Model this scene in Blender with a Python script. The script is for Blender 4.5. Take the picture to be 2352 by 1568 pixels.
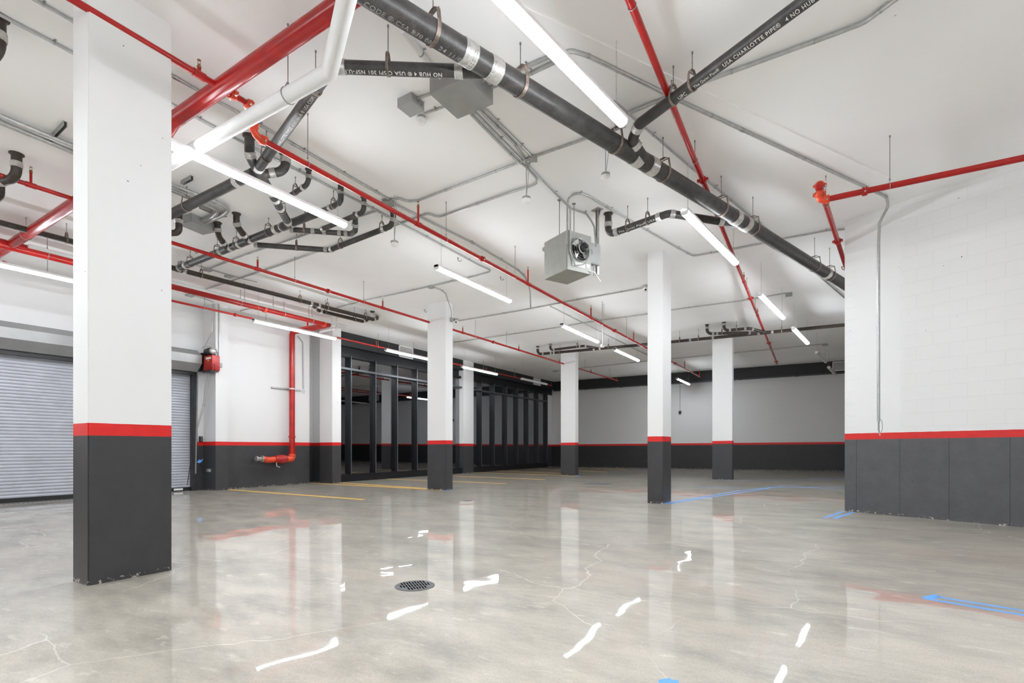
import bpy, bmesh, math, random
from mathutils import Vector, Matrix
random.seed(7)
S = bpy.context.scene
for o in list(bpy.data.objects): bpy.data.objects.remove(o)
COL = S.collection
# ---------------------------------------------------------------- camera
F, CX, HZ = 1180.0, 1176.0, 1026.0
TH = math.radians(31.4); sn, cs = math.sin(TH), math.cos(TH); CAM = 1.125; CEIL = 4.98
DC = CEIL - CAM
cd = bpy.data.cameras.new('camera'); cam = bpy.data.objects.new('camera', cd); COL.objects.link(cam)
cam.location = (0, 0, CAM); cam.rotation_euler = (math.radians(90), 0, TH)
cd.sensor_width = 36; cd.lens = 36*F/2352; cd.shift_y = (HZ-784)/2352; cd.clip_start = .05; cd.clip_end = 200
S.camera = cam
# ---------------------------------------------------------------- world, exposure
w = bpy.data.worlds.new('world'); S.world = w; w.use_nodes = True
w.node_tree.nodes['Background'].inputs[0].default_value = (0.01, 0.011, 0.013, 1)
w.node_tree.nodes['Background'].inputs[1].default_value = 1.0
S.view_settings.view_transform = 'Standard'; S.view_settings.look = 'None'
S.view_settings.gamma = 1; S.view_settings.use_curve_mapping = False
S.view_settings.exposure = 2.4
LIGHT_W = 17.0          # radiance of the LED lenses
S.cycles.diffuse_bounces = 8; S.cycles.max_bounces = 14

# ---------------------------------------------------------------- geometry helpers
def W(px, py, dz):                       # point seen at a pixel, dz above eye height
    Z = dz*F/(HZ-py); X = (px-CX)/F*Z
    return Vector((X*cs-Z*sn, X*sn+Z*cs, CAM+dz))
def fz(x): return .0057*(x+4.8)          # the slab falls gently to the left
def G(px, py):
    dz = -CAM
    for _ in range(20):
        p = W(px, py, dz); dz = fz(p.x)-CAM
    return W(px, py, dz)
def depth(p): return -p.x*sn+p.y*cs
def P(p):
    Z = depth(p); X = p.x*cs+p.y*sn
    return (CX+F*X/Z, HZ-F*(p.z-CAM)/Z)
def Wx(px, py, bx):                      # pixel on the vertical plane x = bx
    u = (px-CX)/F; Z = bx/(u*cs-sn)
    return Vector((bx, Z*(u*sn+cs), CAM+(HZ-py)/F*Z))
def Wy(px, py, ay):
    u = (px-CX)/F; Z = ay/(u*sn+cs)
    return Vector((Z*(u*cs-sn), ay, CAM+(HZ-py)/F*Z))
def WZ(px, py, Z):
    X = (px-CX)/F*Z
    return Vector((X*cs-Z*sn, X*sn+Z*cs, CAM+(HZ-py)/F*Z))
def mesh_obj(name, bm, mat, parent=None, smooth=False):
    bm.normal_update(); bmesh.ops.recalc_face_normals(bm, faces=bm.faces[:])
    me = bpy.data.meshes.new(name); bm.to_mesh(me); bm.free()
    if smooth:
        for p in me.polygons: p.use_smooth = True
        me.set_sharp_from_angle(angle=math.radians(40))
    me.materials.append(mat)
    o = bpy.data.objects.new(name, me); COL.objects.link(o)
    if parent is not None: o.parent = parent
    return o
def tag(o, label=None, cat=None, group=None, kind=None):
    if label: o['label'] = label
    if cat: o['category'] = cat
    if group: o['group'] = group
    if kind: o['kind'] = kind
    return o
def root(name, label, cat, group=None, loc=None):
    o = bpy.data.objects.new(name, None); COL.objects.link(o); o.empty_display_size = .05
    return tag(o, label, cat, group)
def sroot(name):
    o = bpy.data.objects.new(name, None); COL.objects.link(o); o['kind'] = 'structure'; return o
def add_box(bm, lo, hi, mtx=None):
    x0, y0, z0 = lo; x1, y1, z1 = hi
    vs = [bm.verts.new(v) for v in ((x0,y0,z0),(x1,y0,z0),(x1,y1,z0),(x0,y1,z0),(x0,y0,z1),(x1,y0,z1),(x1,y1,z1),(x0,y1,z1))]
    for f in ((0,3,2,1),(4,5,6,7),(0,1,5,4),(1,2,6,5),(2,3,7,6),(3,0,4,7)): bm.faces.new([vs[i] for i in f])
    if mtx is not None:
        for v in vs: v.co = mtx @ v.co
    return vs
def box(name, lo, hi, mat, parent=None, mtx=None, bev=0):
    bm = bmesh.new(); add_box(bm, lo, hi)
    if bev: bmesh.ops.bevel(bm, geom=bm.edges[:], offset=bev, segments=2, affect='EDGES', profile=.6)
    if mtx is not None: bm.transform(mtx)
    return mesh_obj(name, bm, mat, parent, smooth=bool(bev))
def prism(bm, loop, dvec):
    a = [bm.verts.new(p) for p in loop]; b = [bm.verts.new(Vector(p)+dvec) for p in loop]
    n = len(loop); bm.faces.new(a); bm.faces.new(b[::-1])
    for i in range(n): bm.faces.new((a[i], a[(i+1) % n], b[(i+1) % n], b[i]))
def fillet(pts, R, seg=7):
    pts = [Vector(p) for p in pts]
    if len(pts) < 3 or R <= 0: return pts
    out = [pts[0]]
    for i in range(1, len(pts)-1):
        p = pts[i]; a = pts[i-1]-p; b = pts[i+1]-p; la, lb = a.length, b.length
        if la < 1e-5 or lb < 1e-5: continue
        a.normalize(); b.normalize(); ang = a.angle(b)
        if ang > math.radians(176): out.append(p); continue
        t = min(R/math.tan(ang/2), la*.48, lb*.48); r = t*math.tan(ang/2)
        c = p+(a+b).normalized()*(r/math.sin(ang/2))
        s0 = p+a*t-c; s1 = p+b*t-c; tot = s0.angle(s1)
        for k in range(seg+1):
            f = k/seg
            q = (s0*math.sin((1-f)*tot)+s1*math.sin(f*tot))/math.sin(tot) if tot > 1e-4 else s0
            out.append(c+q)
    out.append(pts[-1]); return out
def add_tube(bm, pts, r, n=14, cap=True):
    pts = [Vector(p) for p in pts]; q = [pts[0]]
    for p in pts[1:]:
        if (p-q[-1]).length > 1e-4: q.append(p)
    pts = q; m = len(pts)
    tg = []
    for i in range(m):
        a = pts[i]-pts[i-1] if i else pts[1]-pts[0]; b = pts[i+1]-pts[i] if i < m-1 else pts[-1]-pts[-2]
        tg.append((a.normalized()+b.normalized()).normalized())
    ref = Vector((0,0,1)) if abs(tg[0].z) < .9 else Vector((1,0,0))
    u = tg[0].cross(ref).normalized(); rings = []
    for i in range(m):
        u = (u-tg[i]*u.dot(tg[i])).normalized(); v = tg[i].cross(u)
        rr = r[i] if isinstance(r, (list, tuple)) else r
        rings.append([bm.verts.new(pts[i]+(u*math.cos(2*math.pi*k/n)+v*math.sin(2*math.pi*k/n))*rr) for k in range(n)])
    for i in range(m-1):
        for k in range(n): bm.faces.new((rings[i][k], rings[i][(k+1) % n], rings[i+1][(k+1) % n], rings[i+1][k]))
    if cap: bm.faces.new(rings[0][::-1]); bm.faces.new(rings[-1])
def lathe(bm, c, ax, prof, n=18, cap=True):       # prof: (along axis, radius)
    ax = ax.normalized(); ref = Vector((0, 0, 1)) if abs(ax.z) < .9 else Vector((1, 0, 0)); u = ax.cross(ref).normalized(); v = ax.cross(u)
    rings = [[bm.verts.new(c+ax*s+(u*math.cos(2*math.pi*k/n)+v*math.sin(2*math.pi*k/n))*max(q, .0005)) for k in range(n)] for s, q in prof]
    for a, b in zip(rings, rings[1:]):
        for k in range(n): bm.faces.new((a[k], a[(k+1) % n], b[(k+1) % n], b[k]))
    if cap: bm.faces.new(rings[0][::-1]); bm.faces.new(rings[-1])
def resample(path, step=.015):
    out = []
    for a, b in zip(path, path[1:]):
        L = (b-a).length; k = max(1, int(L/step)); t = (b-a).normalized() if L > 1e-6 else None
        if t is None: continue
        for i in range(k): out.append((a.lerp(b, i/k), t))
    out.append((path[-1], out[-1][1])); return out
def near(path, px, py=None):
    best = None
    for p, t in resample(path):
        if depth(p) < .3: continue
        q = P(p); d = abs(q[0]-px) if py is None else math.hypot(q[0]-px, q[1]-py)
        if best is None or d < best[0]: best = (d, p, t)
    return best[1], best[2]
def nodes(pts):
    out = []
    for q in pts:
        if isinstance(q, Vector): out.append(q.copy())
        elif len(q) == 2: v = out[-1].copy(); v.z = CAM+q[1]; out.append(v)
        else: out.append(W(*q))
    return out

# ---------------------------------------------------------------- materials
def lin(c):
    r = []
    for v in c:
        v /= 255; r.append(v/12.92 if v <= .04045 else ((v+.055)/1.055)**2.4)
    return (*r, 1)
class NT:
    def __init__(s, name):
        s.m = bpy.data.materials.new(name); s.m.use_nodes = True; s.t = s.m.node_tree; s.n = s.t.nodes; s.b = s.n['Principled BSDF']
    def new(s, ty, **k):
        x = s.n.new(ty)
        for a, v in k.items():
            if a.startswith('i_'):
                key = a[2:]; x.inputs[int(key) if key.isdigit() else key.replace('_', ' ')].default_value = v
            else: setattr(x, a, v)
        return x
    def l(s, a, b): s.t.links.new(a, b)
    def math(s, op, a, b=None, c=None):
        x = s.new('ShaderNodeMath', operation=op)
        for i, v in enumerate((a, b, c)):
            if v is None: continue
            if isinstance(v, (int, float)): x.inputs[i].default_value = v
            else: s.l(v, x.inputs[i])
        return x.outputs[0]
    def mix(s, f, a, b):
        x = s.new('ShaderNodeMix', data_type='RGBA')
        for i, v in ((0, f), (6, a), (7, b)):
            if isinstance(v, (int, float, tuple)): x.inputs[i].default_value = v
            else: s.l(v, x.inputs[i])
        return x.outputs[2]
    def noise(s, vec, scale, detail=3, rough=.55):
        x = s.new('ShaderNodeTexNoise'); x.inputs['Scale'].default_value = scale; x.inputs['Detail'].default_value = detail
        x.inputs['Roughness'].default_value = rough
        if vec is not None: s.l(vec, x.inputs['Vector'])
        return x.outputs[0]
    def ramp(s, v, a, b): 
        x = s.new('ShaderNodeMapRange'); s.l(v, x.inputs[0]); x.inputs[1].default_value = a; x.inputs[2].default_value = b; return x.outputs[0]
    def bump(s, h, st, dist, nrm=None):
        x = s.new('ShaderNodeBump'); x.inputs['Strength'].default_value = st; x.inputs['Distance'].default_value = dist; s.l(h, x.inputs['Height'])
        if nrm is not None: s.l(nrm, x.inputs['Normal'])
        return x.outputs[0]
def plain(name, col, rough=.5, metal=0, var=.08, scale=12, bump=0, spec=.5):
    n = NT(name); tc = n.new('ShaderNodeTexCoord'); c = lin(col)
    f = n.noise(tc.outputs['Object'], scale, 4)
    d = tuple(x*(1-var*2) for x in c[:3])+(1,); u = tuple(min(1, x*(1+var)) for x in c[:3])+(1,)
    n.l(n.mix(n.ramp(f, .3, .7), d, u), n.b.inputs['Base Color'])
    n.b.inputs['Roughness'].default_value = rough; n.b.inputs['Metallic'].default_value = metal
    n.b.inputs['Specular IOR Level'].default_value = spec
    if bump: n.l(n.bump(n.noise(tc.outputs['Object'], scale*8, 3), .5, bump), n.b.inputs['Normal'])
    return n.m
WHITE = (229, 229, 229); DARK = (58, 58, 60); STRIPE = (214, 26, 24)
def painted(name, white=WHITE, dark=DARK, cmu=False, low_cmu=False, pits=True, ustart=None):
    n = NT(name); geo = n.new('ShaderNodeNewGeometry'); tc = n.new('ShaderNodeTexCoord')
    sp = n.new('ShaderNodeSeparateXYZ'); n.l(geo.outputs['Position'], sp.inputs[0])
    h = n.math('SUBTRACT', sp.outputs[2], n.math('MULTIPLY_ADD', sp.outputs[0], .0057, .02736))
    wob = n.math('MULTIPLY_ADD', n.noise(geo.outputs['Position'], 9, 2), .006, -.003)
    h = n.math('ADD', h, wob)
    f1 = n.math('GREATER_THAN', h, 1.22); f2 = n.math('GREATER_THAN', h, 1.322)
    big = n.noise(geo.outputs['Position'], .9, 3)
    wv = n.mix(big, tuple(x*.95 for x in lin(white)[:3])+(1,), lin(white))
    dn = n.noise(geo.outputs['Position'], 5, 6, .7)
    dv = n.mix(n.ramp(dn, .3, .75), tuple(x*.85 for x in lin(dark)[:3])+(1,), tuple(x*1.15 for x in lin(dark)[:3])+(1,))
    rv = n.mix(n.noise(geo.outputs['Position'], 14, 3), lin((196, 20, 20)), lin((226, 36, 30)))
    col = n.mix(f2, n.mix(f1, dv, rv), wv)
    chip = n.math('MULTIPLY', n.math('LESS_THAN', h, .035), n.math('GREATER_THAN', n.noise(geo.outputs['Position'], 24, 5, .7), .57))
    col = n.mix(chip, col, lin((176, 168, 158)))
    bm = n.noise(geo.outputs['Position'], 60, 3); nrm = n.bump(bm, .25, .004)
    if pits:
        v = n.new('ShaderNodeTexVoronoi'); v.inputs['Scale'].default_value = 5.5; v.inputs['Randomness'].default_value = 1
        ds = n.new('ShaderNodeVectorMath', operation='MULTIPLY_ADD'); n.l(geo.outputs['Position'], ds.inputs[0]); ds.inputs[1].default_value = (1, 1, 1)
        nn = n.new('ShaderNodeTexNoise'); nn.inputs['Scale'].default_value = 40; n.l(geo.outputs['Position'], nn.inputs['Vector'])
        sc = n.new('ShaderNodeVectorMath', operation='SCALE'); n.l(nn.outputs['Color'], sc.inputs[0]); sc.inputs['Scale'].default_value = .03
        n.l(sc.outputs[0], ds.inputs[2]); n.l(ds.outputs[0], v.inputs['Vector'])
        sel = n.math('GREATER_THAN', n.noise(geo.outputs['Position'], 2.3, 2), .5)
        pit = n.math('MULTIPLY', n.math('LESS_THAN', v.outputs['Distance'], .035), sel)
        col = n.mix(pit, col, lin((40, 38, 36))); nrm = n.bump(n.math('SUBTRACT', 1.0, pit), .6, .01, nrm)
    if cmu:
        so = n.new('ShaderNodeSeparateXYZ'); n.l(tc.outputs['Object'], so.inputs[0])
        cb = n.new('ShaderNodeCombineXYZ'); n.l(so.outputs[0], cb.inputs[0]); n.l(n.math('ADD', so.outputs[2], -.02), cb.inputs[1])
        br = n.new('ShaderNodeTexBrick'); n.l(cb.outputs[0], br.inputs['Vector'])
        br.inputs['Scale'].default_value = 1; br.inputs['Brick Width'].default_value = .406; br.inputs['Row Height'].default_value = .203
        br.inputs['Mortar Size'].default_value = .005; br.inputs['Mortar Smooth'].default_value = .4
        fac = br.outputs['Fac']
        msk = f1 if not low_cmu else None
        if ustart is not None:
            g = n.math('GREATER_THAN', so.outputs[0], ustart[1]); l_ = n.math('LESS_THAN', so.outputs[0], ustart[0])
            uu = n.math('MAXIMUM', g, l_); msk = n.math('MULTIPLY', msk, uu) if msk is not None else uu
        if msk is not None: fac = n.math('MULTIPLY', fac, msk)
        nrm = n.bump(n.math('SUBTRACT', 1.0, fac), .4, .004, nrm)
        col = n.mix(n.math('MULTIPLY', fac, .06), col, (0.02, .02, .02, 1))
        if ustart is not None:       # form joints in the concrete plinth
            wx = n.math('ADD', so.outputs[0], n.math('MULTIPLY_ADD', n.noise(geo.outputs['Position'], 30, 3), .012, -.006)); j = None
            for u in (.18, .797, 1.413, 2.075, 2.75, 3.4, 4.05):
                k = n.math('LESS_THAN', n.math('ABSOLUTE', n.math('SUBTRACT', wx, u)), .0035); j = k if j is None else n.math('MAXIMUM', j, k)
            j = n.math('MULTIPLY', j, n.math('SUBTRACT', 1.0, f1)); col = n.mix(n.math('MULTIPLY', j, .75), col, (.01, .01, .01, 1))
    n.l(col, n.b.inputs['Base Color']); n.l(nrm, n.b.inputs['Normal'])
    n.l(n.math('MULTIPLY_ADD', f2, .13, .42), n.b.inputs['Roughness'])
    return n.m
M = {}
M['paint'] = painted('painted_concrete')
M['paint_wall'] = painted('painted_wall', pits=False, white=(222, 222, 222))
M['cmu_far'] = painted('painted_block_far', pits=False, cmu=True, low_cmu=True, dark=(42, 42, 44), white=(216, 216, 216))
M['cmu_right'] = painted('painted_block_right', cmu=True, ustart=(.18, .797), dark=(84, 84, 87))
def ceiling_mat():
    n = NT('ceiling_paint'); geo = n.new('ShaderNodeNewGeometry'); p = geo.outputs['Position']
    c = n.mix(n.ramp(n.noise(p, .7, 4), .3, .7), lin((243, 243, 244)), lin((248, 248, 248)))
    v = n.new('ShaderNodeTexVoronoi'); v.inputs['Scale'].default_value = 4; n.l(p, v.inputs['Vector'])
    s = n.math('MULTIPLY', n.math('LESS_THAN', v.outputs['Distance'], .035), n.math('GREATER_THAN', n.noise(p, 1.1, 2), .55))
    n.l(n.mix(n.math('MULTIPLY', s, .55), c, lin((120, 118, 115))), n.b.inputs['Base Color'])
    n.l(n.bump(n.noise(p, 25, 4), .3, .004, n.bump(n.noise(p, 2.2, 2), .4, .01)), n.b.inputs['Normal'])
    n.b.inputs['Roughness'].default_value = .75; return n.m
M['ceiling'] = ceiling_mat()
def floor_mat():
    n = NT('polished_concrete'); geo = n.new('ShaderNodeNewGeometry'); p = geo.outputs['Position']
    mp = n.new('ShaderNodeMapping'); n.l(p, mp.inputs[0]); mp.inputs['Rotation'].default_value = (0, 0, -.55); mp.inputs['Scale'].default_value = (.62, 1.5, 1)
    q = mp.outputs[0]
    c = n.mix(n.ramp(n.noise(q, 1.1, 12, .68), .36, .64), lin((146, 142, 133)), lin((196, 189, 175)))
    c = n.mix(n.math('MULTIPLY', n.ramp(n.noise(q, 4.3, 10, .7), .38, .7), .5), c, lin((207, 198, 183)))
    c = n.mix(n.math('MULTIPLY', n.ramp(n.noise(q, .55, 6, .6), .52, .68), .4), c, lin((176, 155, 143)))
    c = n.mix(n.math('MULTIPLY', n.ramp(n.noise(q, 1.9, 12, .75), .47, .8), .5), c, lin((120, 119, 112)))
    c = n.mix(n.math('MULTIPLY', n.ramp(n.noise(q, 6.5, 8, .6), .6, .72), .55), c, lin((228, 222, 210)))
    sp = n.ramp(n.noise(p, 95, 4, .75), .42, .6); c = n.mix(n.math('MULTIPLY', sp, .3), c, lin((128, 124, 116)))
    wn = n.new('ShaderNodeTexNoise'); wn.inputs['Scale'].default_value = 1.3; wn.inputs['Detail'].default_value = 4; n.l(p, wn.inputs['Vector'])
    sc = n.new('ShaderNodeVectorMath', operation='SCALE'); n.l(wn.outputs['Color'], sc.inputs[0]); sc.inputs['Scale'].default_value = .42
    ad = n.new('ShaderNodeVectorMath', operation='ADD'); n.l(sc.outputs[0], ad.inputs[0]); n.l(p, ad.inputs[1])
    v = n.new('ShaderNodeTexVoronoi', feature='DISTANCE_TO_EDGE'); v.inputs['Scale'].default_value = .42; n.l(ad.outputs[0], v.inputs['Vector'])
    cr = n.math('MULTIPLY', n.math('LESS_THAN', v.outputs['Distance'], .0018), n.ramp(n.noise(p, .6, 2), .42, .5))
    c = n.mix(n.math('MULTIPLY', cr, .6), c, lin((226, 221, 210)))
    pk = n.new('ShaderNodeTexVoronoi'); pk.inputs['Scale'].default_value = 55; n.l(p, pk.inputs['Vector'])
    pp = n.math('MULTIPLY', n.math('LESS_THAN', pk.outputs['Distance'], .12), n.ramp(n.noise(p, 1.4, 3), .52, .72))
    c = n.mix(n.math('MULTIPLY', pp, .5), c, lin((70, 66, 62)))
    n.l(c, n.b.inputs['Base Color'])
    n.l(n.math('MULTIPLY_ADD', n.noise(q, 2.0, 5), .1, .36), n.b.inputs['Roughness'])
    n.b.inputs['Coat Weight'].default_value = .75; n.b.inputs['Coat Roughness'].default_value = .02; n.b.inputs['Coat IOR'].default_value = 1.5
    nb = n.bump(n.noise(p, 1.9, 1.5, .3), 1.0, .0048); n.l(nb, n.b.inputs['Normal']); n.l(nb, n.b.inputs['Coat Normal'])
    n.b.inputs['Specular IOR Level'].default_value = .3
    return n.m
M['floor'] = floor_mat()
M['red'] = plain('red_pipe_paint', (176, 19, 16), .26, 0, .1, 6)
M['orange'] = plain('orange_fitting_paint', (222, 72, 34), .4, 0, .12, 10)
def iron_mat():
    n = NT('cast_iron'); geo = n.new('ShaderNodeNewGeometry'); p = geo.outputs['Position']
    c = n.mix(n.ramp(n.noise(p, 9, 6, .7), .35, .7), lin((46, 44, 43)), lin((74, 72, 71)))
    c = n.mix(n.math('MULTIPLY', n.ramp(n.noise(p, 4, 5), .6, .75), .5), c, lin((112, 100, 92)))
    c = n.mix(n.math('MULTIPLY', n.math('GREATER_THAN', n.noise(p, 130, 1), .69), .4), c, lin((140, 136, 132)))
    n.l(c, n.b.inputs['Base Color']); n.b.inputs['Roughness'].default_value = .42
    n.l(n.bump(n.noise(p, 60, 3), .3, .002), n.b.inputs['Normal']); return n.m
M['iron'] = iron_mat()
M['iron_brown'] = plain('aged_cast_iron', (60, 51, 44), .45, 0, .25, 25, .001)
M['band'] = plain('stainless_band', (205, 203, 200), .3, .65, .12, 30)
M['rust'] = plain('rusty_strap', (150, 134, 124), .5, .4, .4, 9, .001)
M['galv'] = plain('galvanized_steel', (176, 176, 174), .38, .75, .12, 25)
M['conduit'] = plain('conduit_steel', (186, 187, 186), .36, .6, .08, 20)
M['rod'] = plain('threaded_rod', (146, 144, 141), .5, .6, .15, 60)
M['box'] = plain('grey_enclosure', (160, 161, 160), .45, .1, .04, 8)
M['box2'] = plain('heater_enclosure', (158, 159, 152), .42, .15, .04, 8)
M['pvc'] = plain('white_pipe_jacket', (236, 237, 238), .5, 0, .02, 4)
M['white'] = plain('white_enamel', (236, 236, 236), .4, 0, .02, 10)
M['plas'] = plain('white_plastic', (235, 235, 233), .35, 0, .02, 10)
M['black'] = plain('black_paint', (34, 34, 36), .45, 0, .15, 8)
M['blacks'] = plain('black_plastic', (24, 24, 25), .4, 0, .1, 8)
M['frame'] = plain('dark_window_frame', (30, 31, 35), .32, .3, .08, 8)
M['cap'] = plain('lit_face_grey', (84, 85, 90), .35, .3, .06, 8)  # lighter frame grey, lamp light on the front faces put into the colour
M['steel'] = plain('dark_steel', (62, 62, 66), .4, .4, .1, 8)
M['slat'] = plain('roll_slat_paint', (178, 181, 190), .45, .2, .05, 3)
M['hood'] = plain('hood_grey_paint', (150, 150, 150), .4, .3, .05, 3)
M['void'] = plain('open_slot', (8, 8, 8), .95, 0, .1, 8, spec=.05)
M['brass'] = plain('brass', (150, 112, 72), .35, .8, .1, 20)
M['bolt'] = plain('bolt_steel', (205, 203, 198), .3, .8, .1, 30)
M['yellow'] = plain('yellow_line_paint', (244, 188, 62), .4, 0, .08, 20)
M['tape'] = plain('blue_tape', (92, 160, 238), .5, 0, .06, 15)
M['letter'] = plain('white_lettering', (226, 224, 220), .6, 0, .1, 90)
M['letterd'] = plain('faded_lettering', (160, 158, 154), .6, 0, .3, 90)
M['drain'] = plain('cast_drain', (100, 100, 103), .5, .3, .15, 30)
M['motor'] = plain('red_operator_case', (172, 34, 30), .35, .1, .08, 8)
M['cooler'] = plain('white_sheet_label', (228, 228, 226), .5, 0, .04, 30)
M['dull'] = plain('unlit_lens', (214, 216, 217), .4, 0, .02, 10)
def emis(name, col, st):
    n = NT(name); n.b.inputs['Base Color'].default_value = (.8, .8, .8, 1)
    n.b.inputs['Emission Color'].default_value = col; n.b.inputs['Emission Strength'].default_value = st; return n.m
M['led'] = emis('led_lens', (.905, .955, 1, 1), LIGHT_W)
def glass_mat():
    n = NT('dark_glass'); n.n.remove(n.b); out = n.n['Material Output']
    gl = n.new('ShaderNodeBsdfGlossy'); gl.inputs['Color'].default_value = (.8, .8, .84, 1); gl.inputs['Roughness'].default_value = .015
    tr = n.new('ShaderNodeBsdfTransparent'); tr.inputs[0].default_value = (.35, .37, .4, 1)
    fr = n.new('ShaderNodeFresnel'); fr.inputs[0].default_value = 1.6
    mx = n.new('ShaderNodeMixShader'); f = n.math('MULTIPLY_ADD', fr.outputs[0], 2.4, .2)
    f = n.math('MINIMUM', f, 1.0)
    n.l(f, mx.inputs[0]); n.l(tr.outputs[0], mx.inputs[1]); n.l(gl.outputs[0], mx.inputs[2]); n.l(mx.outputs[0], out.inputs[0]); return n.m
M['glass'] = glass_mat()

# ---------------------------------------------------------------- the room shell
YF = 27.5; XL = -14.6
RC = Vector((.279, 10.45, 0)); RD = Vector((.906, -.423, 0)).normalized(); RN = Vector((-RD.y, RD.x, 0))  # right wall line; RN points behind it
bm = bmesh.new()
xs = (-18.5, 10.2)
v = [bm.verts.new((x, y, fz(x)+dz)) for dz in (-.25, 0) for x, y in ((xs[0], -6.3), (xs[1], -6.3), (xs[1], 28.2), (xs[0], 28.2))]
for f in ((0,3,2,1),(4,5,6,7),(0,1,5,4),(1,2,6,5),(2,3,7,6),(3,0,4,7)): bm.faces.new([v[i] for i in f])
tag(mesh_obj('floor', bm, M['floor']), kind='structure')
tag(box('ceiling', (-18.5, -6.3, CEIL), (10.2, 28.2, CEIL+.25), M['ceiling']), kind='structure')
def wall(name, boxes, mat):
    bm = bmesh.new()
    for lo, hi in boxes: add_box(bm, lo, hi)
    return tag(mesh_obj(name, bm, mat), kind='structure')
DO0, DO1, DTOP = 1.45, 7.33, 3.12
wall('wall_left', [((-14.9, -6.3, -.1), (XL, DO0-.14, CEIL)), ((-14.9, DO0-.14, DTOP+.1), (XL, DO1+.14, CEIL)), ((-14.9, DO1+.14, -.1), (XL, 7.64, CEIL)),
    ((-15.1, 7.64, -.1), (-14.0, 7.97, CEIL)), ((-15.1, 7.97, -.1), (-14.22, 10.75, CEIL)), ((-15.1, 10.75, -.1), (-14.8, 11.3, CEIL)),
    ((-15.1, 11.3, -.1), (-14.1, 11.5, CEIL)), ((-15.1, 26.6, -.1), (-14.0, YF, CEIL))], M['paint_wall'])
o = box('wall_far', (0, 0, -.1), (24, .3, CEIL), M['cmu_far']); o.location = (-15.1, YF, 0); tag(o, kind='structure')
o = box('wall_right', (0, 0, -.1), (8.3, .3, CEIL), M['cmu_right']); o.location = RC; o.rotation_euler = (0, 0, math.atan2(RD.y, RD.x)); tag(o, kind='structure')
RD2 = Vector((math.sin(math.radians(26)), math.cos(math.radians(26)), 0))
o = box('wall_inner', (0, -.3, -.1), (19.2, 0, CEIL), M['paint_wall']); o.location = RC+RN*.3; o.rotation_euler = (0, 0, math.atan2(RD2.y, RD2.x)); tag(o, kind='structure')
wall('wall_back', [((-14.9, -6.3, -.1), (8.2, -6.0, CEIL))], M['paint_wall'])
ex = RC+RD*7.9
wall('wall_side', [((ex.x-.1, -6.3, -.1), (ex.x+.3, ex.y+.1, CEIL))], M['paint_wall'])
# shallow slab band across the ceiling, beside the long grey conduit
a = W(1310, 104, DC); b = W(2060, 440, DC); d = (b-a).normalized(); s = Vector((-d.y, d.x, 0))
bm = bmesh.new(); a = a-d*2.0; prism(bm, [a-s*.17, a+s*.17, a+s*.17+Vector((0,0,-.012)), a-s*.17+Vector((0,0,-.012))], d*((b-a).length))
tag(mesh_obj('trim_1', bm, M['ceiling']), kind='structure')
# black bulkheads
r_ = sroot('trim_2')
bm = bmesh.new(); add_box(bm, (-14.4, 11.42, 4.52), (-13.75, YF, CEIL)); mesh_obj('bulkhead', bm, M['black'], r_)
bm = bmesh.new(); add_box(bm, (-14.4, 11.42, 4.2), (-13.98, YF, 4.52)); add_box(bm, (-14.0, 11.42, 4.2), (-13.86, 26.6, 4.28)); mesh_obj('head_flashing', bm, M['frame'], r_)
r_ = sroot('trim_3')
bm = bmesh.new(); add_box(bm, (-13.75, YF-.22, 4.47), (8.2, YF, CEIL)); mesh_obj('bulkhead', bm, M['black'], r_)
bm = bmesh.new(); add_box(bm, (-13.75, YF-.32, 4.42), (8.2, YF, 4.47))
for x in (-11.7, -9.6, -3.6, -1.2, .9): add_box(bm, (x-.02, YF-.36, 4.38), (x+.14, YF-.3, 4.43))
mesh_obj('bottom_flange', bm, M['steel'], r_)

# ---------------------------------------------------------------- columns
def column(label, x0, x1, y0, y1):
    bm = bmesh.new(); add_box(bm, (x0, y0, fz(x0)-.03), (x1, y1, CEIL+.01))
    bmesh.ops.bevel(bm, geom=[e for e in bm.edges if abs(e.verts[0].co.z-e.verts[1].co.z) > 1], offset=.008, segments=2, affect='EDGES')
    o = mesh_obj('column', bm, M['paint']); tag(o, label, 'column', 'concrete columns painted white, red and charcoal')
column('wide white concrete column with charcoal base and red stripe, nearest to the viewer', -5.403, -5.103, 1.763, 2.39)
column('white concrete column with charcoal base in front of the dark window wall, conduit up top', -9.215, -8.585, 10.69, 11.0)
column('white concrete column below the hanging heater, blue tape at its foot on the right', -3.027, -2.718, 10.133, 10.75)
column('distant white concrete column under short hooked black drain pipes, left of the far pair', -9.21, -8.562, 18.9, 19.2)
column('distant white concrete column under the long black cross pipe, right of the far pair', -3.338, -2.696, 18.734, 19.04)
column('white concrete pier with charcoal base where the plain left wall meets the window wall', -14.15, -13.53, 11.08, 11.44)
column('white concrete pier with charcoal base dividing the dark window wall in two', -14.45, -13.72, 18.35, 19.12)

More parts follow.
